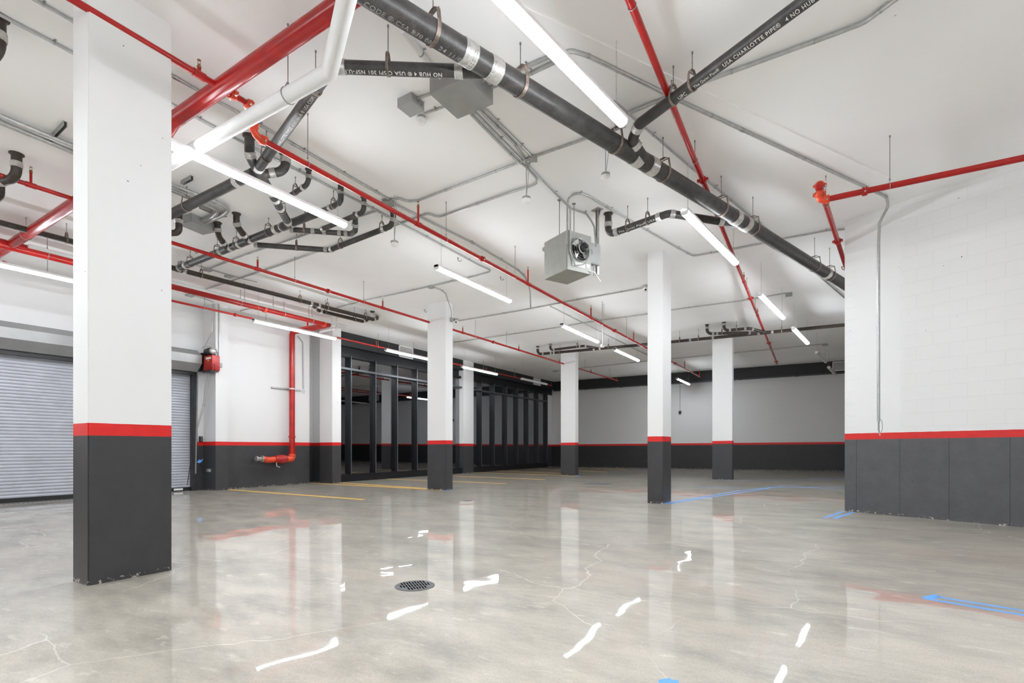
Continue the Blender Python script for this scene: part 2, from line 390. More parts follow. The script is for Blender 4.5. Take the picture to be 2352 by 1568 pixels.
# ---------------------------------------------------------------- storefront windows
def yx(px, bx): return Wx(px, 900, bx).y
def storefront(name, y0, y1, mull):
    r = sroot(name); z0, zt = .2, 4.22
    box('lit_transom_strip', (-13.81, y0, 3.735), (-13.803, y1, 3.805), M['cap'], r)  # thin lighter strip paints the lit front of the transom
    for lo, hi, nm in (((-14.2, y0, -.1), (-13.8, y1, .13), 'curb'), ((-14.02, y0, .13), (-13.84, y1, z0), 'sill'), ((-14.02, y0, 3.735), (-13.81, y1, 3.805), 'transom'), ((-14.02, y0, zt-.05), (-13.84, y1, zt+.02), 'head')):
        box(nm, lo, hi, M['frame'], r)
    ys = sorted(mull)
    for y in ys:
        mu = box('mullion', (-14.02, y-.036, z0), (-13.806, y, zt), M['frame'], r); box('lit_face_strip', (-13.806, y-.037, z0), (-13.8, y+.002, zt), M['cap'], mu)  # lighter strip on each mullion paints its lit front edge
    ed = [y0]+ys+[y1]
    for a, b in zip(ed, ed[1:]):
        for za, zb in ((z0, 3.74), (3.8, zt-.05)):
            box('pane', (-13.962, a+.002, za), (-13.95, b-.038, zb), M['glass'], r)
storefront('window_1', 11.45, 18.36, [yx(p, -13.8) for p in (808, 864.5, 914, 959.5, 999, 1034)])
storefront('window_2', 19.14, 26.6, [yx(p, -13.8) for p in (1107, 1136.5, 1165, 1190.5, 1214, 1237, 1258.2)])
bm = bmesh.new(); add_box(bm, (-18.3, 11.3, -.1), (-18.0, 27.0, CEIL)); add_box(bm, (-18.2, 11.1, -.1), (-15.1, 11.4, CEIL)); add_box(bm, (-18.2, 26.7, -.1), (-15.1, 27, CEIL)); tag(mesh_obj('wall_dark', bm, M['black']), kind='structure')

# ---------------------------------------------------------------- roll-up door
r = sroot('door_1')
bm = bmesh.new(); n = 44; z0 = fz(XL)+.09; hh = (DTOP-z0+.05)/n
for i in range(n):
    z = z0+i*hh
    prism(bm, [Vector((XL-.13, DO0, z)), Vector((XL-.098, DO0, z+.002)), Vector((XL-.09, DO0, z+hh*.12)), Vector((XL-.084, DO0, z+hh*.5)), Vector((XL-.09, DO0, z+hh*.9)), Vector((XL-.1, DO0, z+hh*.995)), Vector((XL-.13, DO0, z+hh))], Vector((0, DO1-DO0, 0)))
mesh_obj('curtain', bm, M['slat'], r)
box('bottom_bar', (XL-.14, DO0, fz(XL)+.01), (XL-.06, DO1, z0), M['blacks'], r)
for y in (DO0-.14, DO1): box('jamb', (XL-.12, y, fz(XL)-.02), (XL+.02, y+.14, DTOP+.08), M['steel'], r)
bm = bmesh.new(); x = XL
prism(bm, [Vector((x-.02, DO0-.14, 3.72)), Vector((x+.16, DO0-.14, 3.72)), Vector((x+.4, DO0-.14, 3.56)), Vector((x+.4, DO0-.14, 3.34)), Vector((x+.16, DO0-.14, 3.14)), Vector((x-.02, DO0-.14, 3.14))], Vector((0, DO1-DO0+.2, 0)))
mesh_obj('hood', bm, M['hood'], r)
box('wind_seal', (XL-.03, DO0, 3.05), (XL+.1, DO1, 3.14), M['blacks'], r)
box('sensor_label', (XL-.06, DO1-.42, fz(XL)+.03), (XL-.045, DO1-.2, z0-.01), M['cooler'], r)
# trench drain in front of the door
r = root('trench_drain', 'narrow slotted trench drain along the foot of the roll-up door', 'drain')
x0 = XL+.22; z = fz(x0)
box('frame', (x0, .2, z-.05), (x0+.17, 7.1, z+.003), M['galv'], r)
bm = bmesh.new()
for i in range(90):
    y = .3+i*.075; add_box(bm, (x0+.03, y, z+.002), (x0+.14, y+.03, z+.005))
mesh_obj('slot', bm, M['drain'], r)

# ---------------------------------------------------------------- LED fixtures
def chain(bm, p, z1, step=.045):
    z = p.z; k = 0
    while z < z1-step:
        q = Vector((p.x, p.y, z+step*.5)); a = Vector((1, 0, 0)) if k % 2 else Vector((0, 1, 0)); hw = .006; hl = step*.42
        loop = [q+a*hw*math.cos(t)+Vector((0, 0, (hl-hw)*(1 if math.sin(t) > 0 else -1)+hw*math.sin(t))) for t in [i*math.pi/3+.1 for i in range(7)]]
        add_tube(bm, loop, .0016, 4); z += step; k += 1
GL = 'linear lights hung on chains'
def led(label, x0, y0, x1, y1, lit=True, z=4.22, L=2.44):
    a = Vector((x0, y0, 0)); d = (Vector((x1, y1, 0))-a).normalized(); ang = math.atan2(d.y, d.x)
    r = root('linear_light', label, 'ceiling light', GL); r.location = (x0, y0, z); r.rotation_euler = (0, 0, ang)
    bm = bmesh.new(); add_box(bm, (0, -.053, .010), (L, .053, .056)); bmesh.ops.bevel(bm, geom=bm.edges[:], offset=.006, segments=2, affect='EDGES'); mesh_obj('housing', bm, M['white'], r)
    bm = bmesh.new(); loop = [Vector((.02, .05*math.cos(t), .012-.045*max(0, math.sin(t))**.7)) for t in [i*math.pi/10 for i in range(11)]]
    prism(bm, loop, Vector((L-.04, 0, 0))); mesh_obj('lens', bm, M['led'] if lit else M['dull'], r)
    for e in (0, L-.02):
        bm = bmesh.new(); loop = [Vector((e, .051*math.cos(t), .012-.048*max(0, math.sin(t))**.7)) for t in [i*math.pi/10 for i in range(11)]]; loop += [Vector((e, -.048, .042)), Vector((e, -.033, .06)), Vector((e, .033, .06)), Vector((e, .048, .042))]
        prism(bm, loop, Vector((.02, 0, 0))); mesh_obj('end_cap', bm, M['white'], r)
    for e in (.14, L-.14):
        bm = bmesh.new(); chain(bm, Vector((e, 0, .09)), CEIL-z); mesh_obj('chain', bm, M['galv'], r)
        bm = bmesh.new(); add_tube(bm, [Vector((e-.03, 0, .06)), Vector((e, 0, .1)), Vector((e+.03, 0, .06))], .002, 5); mesh_obj('hook', bm, M['galv'], r)
    return r
for yv, lb in ((2.55, 'lit linear light at the far left edge, passing behind the nearest column'), (7.3, 'lit linear light over the red riser pipe by the left wall'),
               (11.65, 'lit linear light below the white grille at the start of the window wall'), (15.6, 'lit linear light in front of the pier dividing the window wall')):
    led(lb, -11.75, yv, -11.75, yv+1, z=4.155)
led('unlit white linear light at the far end of the window wall row', -11.6, 19.8, -11.6, 21, lit=False, z=4.155)
for yv, lb in ((2.5, 'long lit linear light touching the nearest column, in front of the black pipe cluster'), (6.9, 'lit linear light left of the hanging heater, above the middle of the floor'),
               (11.85, 'lit linear light above the hooked black pipes of the far column'), (15.7, 'lit linear light just left of the column beside the heater'), (23.75, 'small lit linear light against the far block wall, seen between two columns')):
    led(lb, -5.75, yv, -5.75, yv+1, z=4.225 if yv < 20 else 4.21)
def rowx(y): return -1.93+(y-3)*.1
for x0, y0, x1, y1, lb, lit in ((-2.02, 2.37, -1.66, 4.8, 'largest lit linear light at top centre, cut by the top edge of the picture', 1), (-1.6, 7.0, -1.29, 9.5, 'lit linear light crossing below the big black drain pipe, right of centre', 1),
                    (-1.15, 11.6, -.87, 14.05, 'lit linear light beside the grey box, right part of the ceiling', 1), (-.73, 15.4, -.46, 17.85, 'lit linear light in front of the long black cross pipe, towards the right wall', 1),
                    (-.26, 19.7, 0, 22.1, 'unlit white linear light over the black bulkhead, nearer of the unlit pair', 0), (.1, 23.7, .34, 26.1, 'unlit white linear light beside the far right grille, farther of the unlit pair', 0)):
    led(lb, x0, y0, x1, y1, bool(lit), z=4.235)
for yv in (-1.9, -5.6):        # unseen lights added behind the viewer to brighten the room
    for xx, nm in ((-11.75, 'left'), (-5.75, 'middle'), (-1.6, 'right')):
        led('added unseen light in line with the %s row, %s behind the viewer' % (nm, 'just' if yv > -3 else 'farthest'), xx, yv, xx, yv+1)
led('added unseen light near the right wall beside the viewer', 4.4, -1.9, 4.4, 0); led('added unseen light between right wall and viewer, ahead', 3.9, 3.4, 4.2, 5.4)  # out of view, added to raise the brightness of the room
led('added unseen light near the right wall, farthest behind the viewer', 4.4, -5.6, 4.4, -4)  # another unseen light added for more brightness

# ---------------------------------------------------------------- pipe hardware
def coupling(path, px, py, r, parent, L=None, mat='band'):
    p, t = near(path, px, py); L = L or r*1.35; h = L/2; bm = bmesh.new(); pr = [(-h, r+.001), (-h, r+.006)]
    for k in range(6):
        s = -h+L*(k+.5)/6; pr += [(s-L/14, r+.003), (s, r+.0085), (s+L/14, r+.003)]
    pr += [(h, r+.006), (h, r+.001)]; lathe(bm, p, t, pr, 22)
    up = Vector((0, 0, 1)); sd = t.cross(up)
    sd = sd.normalized() if sd.length > .2 else Vector((1, 0, 0))
    for s in (-h*.6, h*.6): add_tube(bm, [p+t*s+sd*(r+.008)-t.cross(sd)*.02, p+t*s+sd*(r+.008)+t.cross(sd)*.02], .006, 6)
    return mesh_obj('coupling', bm, M[mat], parent, smooth=True)
def grooved(path, px, py, r, parent, mat='red'):
    p, t = near(path, px, py); bm = bmesh.new(); h = .024+r*.15
    lathe(bm, p, t, [(-h, r), (-h, r+.012), (-h*.5, r+.018), (h*.5, r+.018), (h, r+.012), (h, r)], 18)
    sd = t.cross(Vector((0, 0, 1))); sd = sd.normalized() if sd.length > .2 else Vector((1, 0, 0))
    for k in (-1, 1):
        c = p+sd*k*(r+.022); m = Matrix.Translation(c) @ Matrix((( t.x, sd.x, t.cross(sd).x, 0), (t.y, sd.y, t.cross(sd).y, 0), (t.z, sd.z, t.cross(sd).z, 0), (0, 0, 0, 1)))
        add_box(bm, (-h*.7, -.016, -.014), (h*.7, .016, .014), m)
    o = mesh_obj('coupling', bm, M[mat], parent, smooth=True)
    bm = bmesh.new()
    for k in (-1, 1):
        c = p+sd*k*(r+.024); uu = t.cross(sd); add_tube(bm, [c-uu*.032, c+uu*.032], .006, 6); add_tube(bm, [c+uu*.014, c+uu*.026], .011, 6)
    mesh_obj('bolt', bm, M['bolt'], o); return o
def hanger(path, px, py, r, parent, kind='clevis', drop=None, mat=None):
    p, t = near(path, px, py); th = Vector((t.x, t.y, 0)); th = th.normalized() if th.length > .1 else Vector((1, 0, 0)); s = Vector((-th.y, th.x, 0)); Z = Vector((0, 0, 1))
    bm = bmesh.new(); top = min(r+(.085 if kind == 'clevis' else .05), CEIL-p.z-.03)
    if kind == 'clevis':
        rr = r+.003; wd = max(.012, min(.018, r*.2)); tk = .005
        lp = [(rr*math.cos(a), rr*math.sin(a)) for a in [math.pi+i*math.pi/12 for i in range(13)]]
        lp = [(-rr*.8, top-.045+rr*.12), (-rr*.99, rr*.35)]+lp+[(rr*.99, rr*.35), (rr*.8, top-.045+rr*.12), (rr*.3, top), (-rr*.3, top)]
        lo = []
        for i, q in enumerate(lp):
            a, b = Vector(lp[i-1]), Vector(lp[(i+1) % len(lp)]); nn = (b-a).normalized(); lo.append((q[0]+nn.y*tk, q[1]-nn.x*tk))
        vi = [[bm.verts.new(p+s*q[0]+Z*q[1]+th*e) for q in lp] for e in (-wd, wd)]; vo = [[bm.verts.new(p+s*q[0]+Z*q[1]+th*e) for q in lo] for e in (-wd, wd)]
        k = len(lp)
        for i in range(k):
            j = (i+1) % k
            for a, b in ((vi[0], vi[1]), (vo[1], vo[0]), (vo[0], vi[0]), (vi[1], vo[1])): bm.faces.new((a[i], a[j], b[j], b[i]))
        add_tube(bm, [p+s*(rr*.8+.012)+Z*(top-.04+rr*.1), p-s*(rr*.8+.012)+Z*(top-.04+rr*.1)], .006, 6)
        o = mesh_obj('hanger', bm, M[mat or 'rust'], parent)
    else:
        rr = r+.003
        lp = [p+s*rr*math.sin(a)+Z*(rr*math.cos(a)) for a in [math.radians(25+i*310/14) for i in range(15)]]
        lp = [p+Z*top-s*-.006]+lp+[p+Z*top+s*-.006]
        add_tube(bm, lp, .0035 if r < .05 else .006, 6); o = mesh_obj('hanger', bm, M[mat or 'galv'], parent, smooth=True)
    bm = bmesh.new(); c = p+Z*(top-.012); add_tube(bm, [c, Vector((c.x, c.y, CEIL))], .0048, 6); add_tube(bm, [c, c+Z*.014], .011, 6)
    add_tube(bm, [Vector((c.x, c.y, CEIL-.02)), Vector((c.x, c.y, CEIL))], .009, 6)
    mesh_obj('rod', bm, M['rod'], o); return o
def flange(p, r, parent, mat='iron_brown'):
    bm = bmesh.new(); lathe(bm, Vector((p.x, p.y, CEIL)), Vector((0, 0, -1)), [(0, r*1.4), (.012, r*1.4), (.02, r*1.15), (.03, r*1.02)], 20); return mesh_obj('ceiling_flange', bm, M[mat], parent, smooth=True)
def sprinkler(path, px, pyb, pyt, parent, r):
    p, t = near(path, px, pyb); h = max(.06, (pyb-pyt)/F*depth(p)); h = min(h, CEIL-p.z-.03); Z = Vector((0, 0, 1)); hd = min(.075, h*.6)
    bm = bmesh.new(); lathe(bm, p, t, [(-.055, r), (-.055, r+.007), (.055, r+.007), (.055, r)], 12); add_tube(bm, [p, p+Z*(h-hd)], .016, 10); o = mesh_obj('sprig', bm, M['red'], parent, smooth=True)
    bm = bmesh.new(); c = p+Z*(h-hd); lathe(bm, c, Z, [(-.004, .019), (.012, .021), (.02, .016), (hd*.45, .012)], 10)
    for s in (-1, 1): add_tube(bm, [c+Z*hd*.4+t*s*.011, c+Z*hd*.75+t*s*.014, c+Z*hd*.95], .0025, 5)
    lathe(bm, c+Z*hd*.93, Z, [(0, .004), (.002, .017), (.005, .017), (.006, .004)], 12)
    mesh_obj('sprinkler_head', bm, M['brass'], o); return o
def pipe(label, pts, r, mat, name='drain_pipe', cat='pipe', R=None, bands=(), grooves=(), hangs=(), hkind='clevis', flanges=(), sprinks=(), group=None, n=20, bandmat='band', gmat='red', hmat=None, L=None):
    path = fillet(nodes(pts), r*1.9 if R is None else R)
    rt = root(name, label, cat, group); bm = bmesh.new(); add_tube(bm, path, r, n); mesh_obj('pipe_body', bm, mat, rt, smooth=True)
    for b in bands: coupling(path, b[0], b[1], r, rt, mat=bandmat, L=L)
    for b in grooves: grooved(path, b[0], b[1], r, rt, b[2] if len(b) > 2 else gmat)
    for b in hangs: hanger(path, b[0], b[1], r, rt, hkind, mat=hmat)
    for k in flanges: flange(path[k], r, rt)
    for b in sprinks: sprinkler(path, b[0], b[1], b[2], rt, r)
    return rt, path
def lettering(rt, path, a, b, txt, r, hgt, ang=0.0, mat='letter'):
    """raised white stencil text wrapped on the pipe from pixel a to pixel b (reading direction)"""
    pa, ta = near(path, *a); pb, tb = near(path, *b); t = (pb-pa); L = t.length; t.normalize()
    cu = bpy.data.curves.new('txt', 'FONT'); cu.body = txt; cu.size = 1; cu.space_character = 1.15; cu.offset = .012
    o = bpy.data.objects.new('txt', cu); COL.objects.link(o); dg = bpy.context.evaluated_depsgraph_get(); dg.update()
    me = bpy.data.meshes.new_from_object(o.evaluated_get(dg)); bpy.data.objects.remove(o)
    bt = bmesh.new(); bt.from_mesh(me); bmesh.ops.remove_doubles(bt, verts=bt.verts[:], dist=1e-5)
    for _ in range(2): bmesh.ops.subdivide_edges(bt, edges=[e for e in bt.edges if abs(e.verts[0].co.y-e.verts[1].co.y) > .16], cuts=2); bmesh.ops.triangulate(bt, faces=bt.faces[:])
    bt.to_mesh(me); bt.free()
    xs_ = [v.co.x for v in me.vertices]; x0, x1 = min(xs_), max(xs_); ky = hgt/.7
    mid = (pa+pb)/2; n0 = Vector((0, 0, CAM))-mid; n0 = (n0-t*n0.dot(t)).normalized(); up = n0.cross(t)
    for v in me.vertices:
        s = (v.co.x-x0)/(x1-x0)*L; ph = (v.co.y-.35)*ky/r+ang
        v.co = pa+t*s+(n0*math.cos(ph)+up*math.sin(ph))*(r+.0012)
    me.materials.append(M[mat]); q = bpy.data.objects.new('lettering', me); COL.objects.link(q); q.parent = rt; return q
GD = 'black cast iron drain pipes under the ceiling'; GR = 'red sprinkler pipes'; GC = 'grey electrical conduits on the ceiling'
IR, IB, RED = M['iron'], M['iron_brown'], M['red']
Z0 = Vector((0, 0, 0))
def V(x, y, dz): return Vector((x, y, CAM+dz))
def fitting(path, px, py, half, r, parent, mat, name='fitting'):
    p0, _ = near(path, px, py); rs = resample(path, .02); k = min(range(len(rs)), key=lambda i: (rs[i][0]-p0).length); i = j = k; L = 0
    while i > 0 and L < half: L += (rs[i][0]-rs[i-1][0]).length; i -= 1
    L = 0
    while j < len(rs)-1 and L < half: L += (rs[j][0]-rs[j+1][0]).length; j += 1
    pts = [q[0] for q in rs[i:j+1]]
    if len(pts) < 3: return
    rad = [r]*len(pts); rad[0] = rad[-1] = r*.97
    bm = bmesh.new(); add_tube(bm, pts, rad, 20); return mesh_obj(name, bm, mat, parent, smooth=True)
# ---------------------------------------------------------------- white jacketed pipes
rt, pa = pipe('big white pipe with a sharp elbow at top left, crossing black and red pipes', [(812, -70, 3.2), (757, 165, 3.2), V(-6.5, 2.94, 3.2)], .068, M['pvc'], name='jacketed_pipe', R=.05, hangs=[(659, 215)], hkind='ring')
rt, pa = pipe('thin white pipe running just in front of the thick red pipe by the left wall', [V(-11.67, 3.2, 3.445), (795, 749, 3.445), (735, 762, 3.445)], .034, M['pvc'], name='jacketed_pipe', R=.06)
for x in (562, 627, 709, 772): hanger(pa, x, None, .034, rt, 'ring')
# ---------------------------------------------------------------- red pipes
rt, pa = pipe('thick red main pipe crossing the top left corner behind the nearest column', [V(-1.5, 2.78, 3.56), V(-6.1, 2.86, 3.56), V(-6.9, 3.03, 3.56), V(-14.0, 3.16, 3.56)], .078, RED, name='sprinkler_pipe', R=.2, group=GR, n=28)
hanger(pa, 60, None, .078, rt, 'ring')
rt, pa = pipe('red sprinkler pipe running away along the middle, from the thick red main past the heater',
    [V(-5.12, 1.0, 3.56), (583, 246, 3.56), (-1, 3.265), V(-5.0, 25.0, 3.265)], .03, RED, name='sprinkler_pipe', R=.07, group=GR,
    grooves=[(533, 222, 'orange'), (569, 243, 'orange'), (583, 288, 'orange'), (603, 322, 'orange'), (1104, 599), (1412, 758), (1552, 832)], hkind='ring', hangs=[(708, 378), (1022, 556), (1180, 640), (1383, 744), (1440, 773)],
    sprinks=[(470, 152, 118), (957, 520, 468), (1211, 655, 617), (1358, 729, 701), (1457, 780, 756), (1573, 845, 826), (1608, 862, 845)])
fitting(pa, 585, 305, .085, .037, rt, M['orange'], 'elbow')
rt, pa = pipe('red sprinkler pipe running away just left of the black pipe cluster, passing behind a column', [V(-9.27, .6, 3.56), V(-9.22, 3.35, 3.56), (-1, 3.37), V(-9.02, 25.1, 3.37)], .03, RED, name='sprinkler_pipe', R=.07, group=GR,
    grooves=[(755, 662), (1133, 784)], hkind='ring', hangs=[(680, 638), (836, 689), (1092, 771), (1164, 793), (1344, 850), (1401, 868)],
    sprinks=[(69, 427, 385), (595, 608, 580), (880, 702, 681), (1063, 763, 748), (1192, 802, 790), (1285, 830, 822), (1358, 853, 845), (1416, 872, 864)])
a, b = W(1447, 2, 3.6), W(1785, 835, 3.6); d = (b-a).normalized()
rt, pa = pipe('red sprinkler pipe running steeply down the right half, crossing the big black drain pipe', [a-d*2, b], .033, RED, name='sprinkler_pipe', R=0, group=GR,
    grooves=[(1616, 412), (1721, 686), (1763, 788), (1783, 830)], hkind='ring', hangs=[(1455, 12), (1541, 238), (1597, 368), (1714, 664), (1730, 712), (1772, 800)], sprinks=[(1706, 648, 627), (1738, 725, 708), (1770, 798, 786)])
a, b = W(1888, 424, 3.452), W(1936, 587, 3.452)
rt, pa = pipe('red pipe at upper right with a short riser and orange elbow, above the block wall', [W(2450, 342, 3.23), W(1882, 461, 3.23), (-1, 3.452), b+(b-a)*.6], .037, RED, name='sprinkler_pipe', R=.055, group=GR,
    grooves=[(1985, 438), (1898, 456, 'orange'), (1884, 447, 'orange'), (1882, 424, 'orange'), (1892, 424), (1925, 553)], hkind='ring', hangs=[(2042, 427), (1893, 470)])
fitting(pa, 1886, 458, .07, .043, rt, M['orange'], 'elbow'); fitting(pa, 1883, 418, .07, .043, rt, RED, 'elbow')
zb = -.37
rt, pa = pipe('thick red standpipe along the left wall, dropping to an orange hose valve near the floor', [V(-12.25, -3.0, 3.54), V(-12.25, 9.95, 3.54), V(-14.03, 9.98, 3.54), V(-14.03, 9.98, zb), V(-14.0, 9.62, zb)], .084, RED, name='standpipe', R=.13, group=GR, n=26, bandmat='band',
    hangs=[(-40, 550), (108, 584), (553, 694), (652, 720), (716, 736)], hkind='ring', grooves=[(743, 741, 'orange'), (608, 706, 'orange'), (672, 1003), (672, 1046, 'orange')])
bm = bmesh.new(); add_tube(bm, fillet([V(-14.03, 9.98, -.21), V(-14.03, 9.98, zb), V(-14.0, 9.66, zb)], .12), .096, 20); mesh_obj('elbow', bm, M['orange'], rt, smooth=True)
bm = bmesh.new(); lathe(bm, V(-14.0, 9.78, zb), Vector((0, -1, 0)), [(0, .09), (.02, .115), (.05, .115), (.12, .13), (.2, .135), (.28, .12), (.34, .105), (.35, .115), (.4, .115), (.4, .09)], 20); mesh_obj('check_valve', bm, M['motor'], rt, smooth=True)
bm = bmesh.new(); add_tube(bm, fillet([V(-14.0, 9.38, zb), V(-13.98, 9.15, zb-.015), V(-13.95, 8.95, zb+.02)], .2), .088, 20); mesh_obj('valve_elbow', bm, M['orange'], rt, smooth=True)
bm = bmesh.new(); lathe(bm, V(-13.95, 8.95, zb+.02), Vector((0, -1, .05)), [(0, .1), (.03, .1), (.03, .06), (.12, .055), (.14, .075), (.2, .075), (.21, .04)], 16); mesh_obj('hose_outlet', bm, M['galv'], rt, smooth=True)
bm = bmesh.new(); add_tube(bm, [V(-13.92, 9.38, zb-.1), V(-13.88, 9.36, zb-.2), V(-13.85, 9.45, zb-.24)], .012, 6); mesh_obj('lever', bm, M['bolt'], rt)
st = Wx(625, 889, -14.16); se = Wx(692, 893, -14.16)
o = box('strut_bracket', (-14.22, st.y, st.z-.02), (-14.16, se.y, st.z+.02), M['galv'], None); tag(o, 'short slotted steel strut on the left wall behind the red riser', 'bracket')
bm = bmesh.new(); lathe(bm, Vector((-14.03, 9.98, st.z)), Vector((0, 0, 1)), [(-.02, .085), (-.02, .09), (.02, .09), (.02, .085)], 20); mesh_obj('riser_clamp', bm, M['band'], rt, smooth=True)
rt, pa = pipe('thin red sprinkler pipe nearest the left wall, running above the row of linear lights', [V(-13.0, -3, 3.4), V(-12.95, 25.4, 3.4)], .026, RED, name='sprinkler_pipe', R=0, group=GR,
    grooves=[(541, 716), (10, 600), (1200, 869)], hkind='ring', hangs=[(109, 622), (470, 702), (612, 732), (869, 796), (950, 815), (1110, 852), (1182, 868)], sprinks=[(864, 795, 781), (1117, 854, 845), (1268, 883, 876)])
rt, pa = pipe('very short red drop linking the thick standpipe and the thin pipe by the wall', [V(-12.25, 9.2, 3.5), (-1, 3.33), V(-13.0, 9.22, 3.33)], .022, RED, name='sprinkler_pipe', R=.04, group=GR)
# ---------------------------------------------------------------- black drain pipes
A_, B_ = W(1193, 196, 3.442), W(1903, 630.6, 3.323); d = (B_-A_).normalized()
rt, pa = pipe('largest black drain pipe, running diagonally from top centre down to the right wall corner', [A_-d*2.6, B_+d*1.6], .098, IR, R=0, group=GD, n=32,
    bands=[(1072, 122), (1133, 160), (1460, 362), (1493, 382), (1687, 501), (1711, 515), (1897, 627)], hangs=[(995, 75), (1195, 197), (1412, 331), (1523, 398), (1656, 480), (1729, 525), (1871, 611), (1905, 632)])
fitting(pa, 1103, 141, .13, .101, rt, IR); fitting(pa, 1476, 372, .1, .101, rt, IR); fitting(pa, 1699, 508, .1, .101, rt, IR)
lettering(rt, pa, (826, -2), (978, 90), 'CODE ® CSA B70 08', .098, .042, -.8, 'letterd')
lettering(rt, pa, (1001, 100), (1056, 134), '24 11/08', .098, .042, -.8, 'letterd')
a, b = W(1593, 193, 3.56), W(1850, 3, 3.6); d2 = (b-a).normalized()
rt, pa = pipe('black drain pipe with bold white lettering at upper right, curving into the largest drain pipe', [b+d2*1.6, W(1468, 285, 3.5), W(1452, 322, 3.46), W(1481, 366, 3.39)], .057, IR, group=GD, R=.12,
    bands=[(1466, 293), (1461, 330)], hangs=[(1590, 194), (1548, 226)], n=24)
lettering(rt, pa, (1604, 198), (1661, 158), 'The Quiet Pipe®', .057, .026, -.5); lettering(rt, pa, (1668, 148), (1800, 49), 'USA CHARLOTTE PIPE®', .057, .036, -.5)
lettering(rt, pa, (1812, 38), (1874, -10), '4 NO HUB', .057, .036, -.5); lettering(rt, pa, (1570, 226), (1587, 214), 'UPC', .057, .036, -.5)
rt, pa = pipe('black drain pipe with upside down lettering, bending by the elbow of the white pipe', [(1118, 166, 3.43), (762, 153, 3.47), (592, 388, 3.55), (666, 518, 3.59)], .057, IR, group=GD, R=.1, n=24,
    bands=[(1055, 163), (784, 154), (592, 384), (628, 436), (636, 455), (645, 476), (662, 508)], hangs=[(890, 153), (723, 203), (607, 357), (652, 480)])
lettering(rt, pa, (1018, 160), (787, 160), 'NO HUB 4 ® USA CISPI 301 NSF-U.P.', .057, .034, .62)
lettering(rt, pa, (640, 330), (728, 196), 'CHARLOTTE PIPE® 4 NO HUB ® USA CISPI 301', .057, .034, -.45)
fitting(pa, 600, 395, .12, .063, rt, IR)
rt, pa = pipe('straight black drain pipe running from the junction to the left, behind the nearest column', [V(-9.5, 4.02, 3.84), (-1, 3.57), V(-6.33, 3.94, 3.545)], .068, IR, group=GD, R=.12, n=24, bands=[(545, 413)], hangs=[(430, 476)], flanges=(0,))
rt, pa = pipe('short black riser with a ceiling collar just left of the orange elbow', [W(573, 312, DC), (-1, 3.6), (594, 396, 3.55)], .057, IR, group=GD, flanges=(0,), bands=[(573, 356)], n=22)
rt, pa = pipe('black return bend rising to the ceiling right of the junction', [W(656, 352, DC), (-1, 3.62), (606, 400, 3.56)], .057, IR, group=GD, R=.15, flanges=(0,), bands=[(656, 368), (627, 400)], n=22)
rt, pa = pipe('long black collector pipe of the cluster, running left to the corner junction', [W(724, 491, 3.61), V(-11.2, 5.34, 3.6)], .062, IR, group=GD, R=0, n=22,
    bands=[(672, 517), (652, 524), (636, 531), (578, 553), (552, 563), (531, 570), (509, 578), (428, 611), (414, 617)], hangs=[(619, 537), (545, 566), (437, 606), (500, 582)])
fitting(pa, 661, 520, .14, .07, rt, IR); fitting(pa, 565, 557, .15, .068, rt, IR); fitting(pa, 519, 573, .15, .068, rt, IR); fitting(pa, 415, 616, .15, .068, rt, IR)
rt, pa = pipe('black branch pipe behind the long light, bending up beside the middle red pipe', [W(684, 507, 3.61), W(764, 474, 3.62), W(782, 462, 3.64), W(782, 425, DC)], .037, IR, group=GD, R=.08, bands=[(688, 506), (757, 477), (781, 440)], hangs=[(705, 499), (765, 473)])
pipe('small black drop pipe beside the branch under the middle red pipe', [W(786, 424, DC), (-1, 3.62), (780, 470, 3.62)], .022, IR, group=GD, R=.05, bands=[(786, 444)])
rt, pa = pipe('short black bend right of the nearest red pipe hanger, ending behind the light', [W(709, 388, DC), (-1, 3.65), (668, 448, 3.63)], .034, IR, group=GD, R=.1, bands=[(709, 405), (697, 431)], hangs=[(678, 441)], flanges=(0,))
rt, pa = pipe('black branch pipe running level to a trap at the right end of the long light', [W(670, 527, 3.6), W(806, 537, 3.6), W(816, 530, 3.58), W(816, 490, 3.75)], .043, IR, group=GD, R=.06, bands=[(667, 526), (719, 531), (745, 533), (780, 535), (795, 536), (814, 515)], hangs=[(699, 529)])
rt, pa = pipe('black branch pipe crossing behind the right tip of the long light', [W(836, 452, DC), (-1, 3.62), (738, 527, 3.6)], .038, IR, group=GD, R=.09, bands=[(836, 470), (823, 491), (742, 526)], flanges=(0,))
rt, pa = pipe('outermost black branch pipe, bending up to the ceiling under the middle red pipe', [W(903, 484, DC), (-1, 3.62), (757, 574, 3.61), (588, 562, 3.6)], .046, IR, group=GD, R=.13,
    bands=[(903, 504), (883, 528), (761, 573), (747, 573), (584, 562)], hangs=[(878, 529), (783, 566), (682, 567)], flanges=(0,), n=20)
rt, pa = pipe('black riser with a ceiling collar, farther right of the pair over the collector', [W(543, 490, DC), (-1, 3.66), (570, 552, 3.6)], .05, IB, group=GD, R=.12, flanges=(0,), bands=[(543, 513), (555, 543)], n=18)
rt, pa = pipe('black riser with a ceiling collar, left of the pair over the collector', [W(500, 511, DC), (-1, 3.65), (523, 573, 3.6)], .048, IB, group=GD, R=.12, flanges=(0,), bands=[(500, 530), (512, 556)], n=18)
rt, pa = pipe('stubby black trap hanging right beside the nearest column', [W(411, 478, DC), (-1, 3.46), (392, 535, 3.46)], .05, IB, group=GD, R=.08, bands=[(411, 508)])
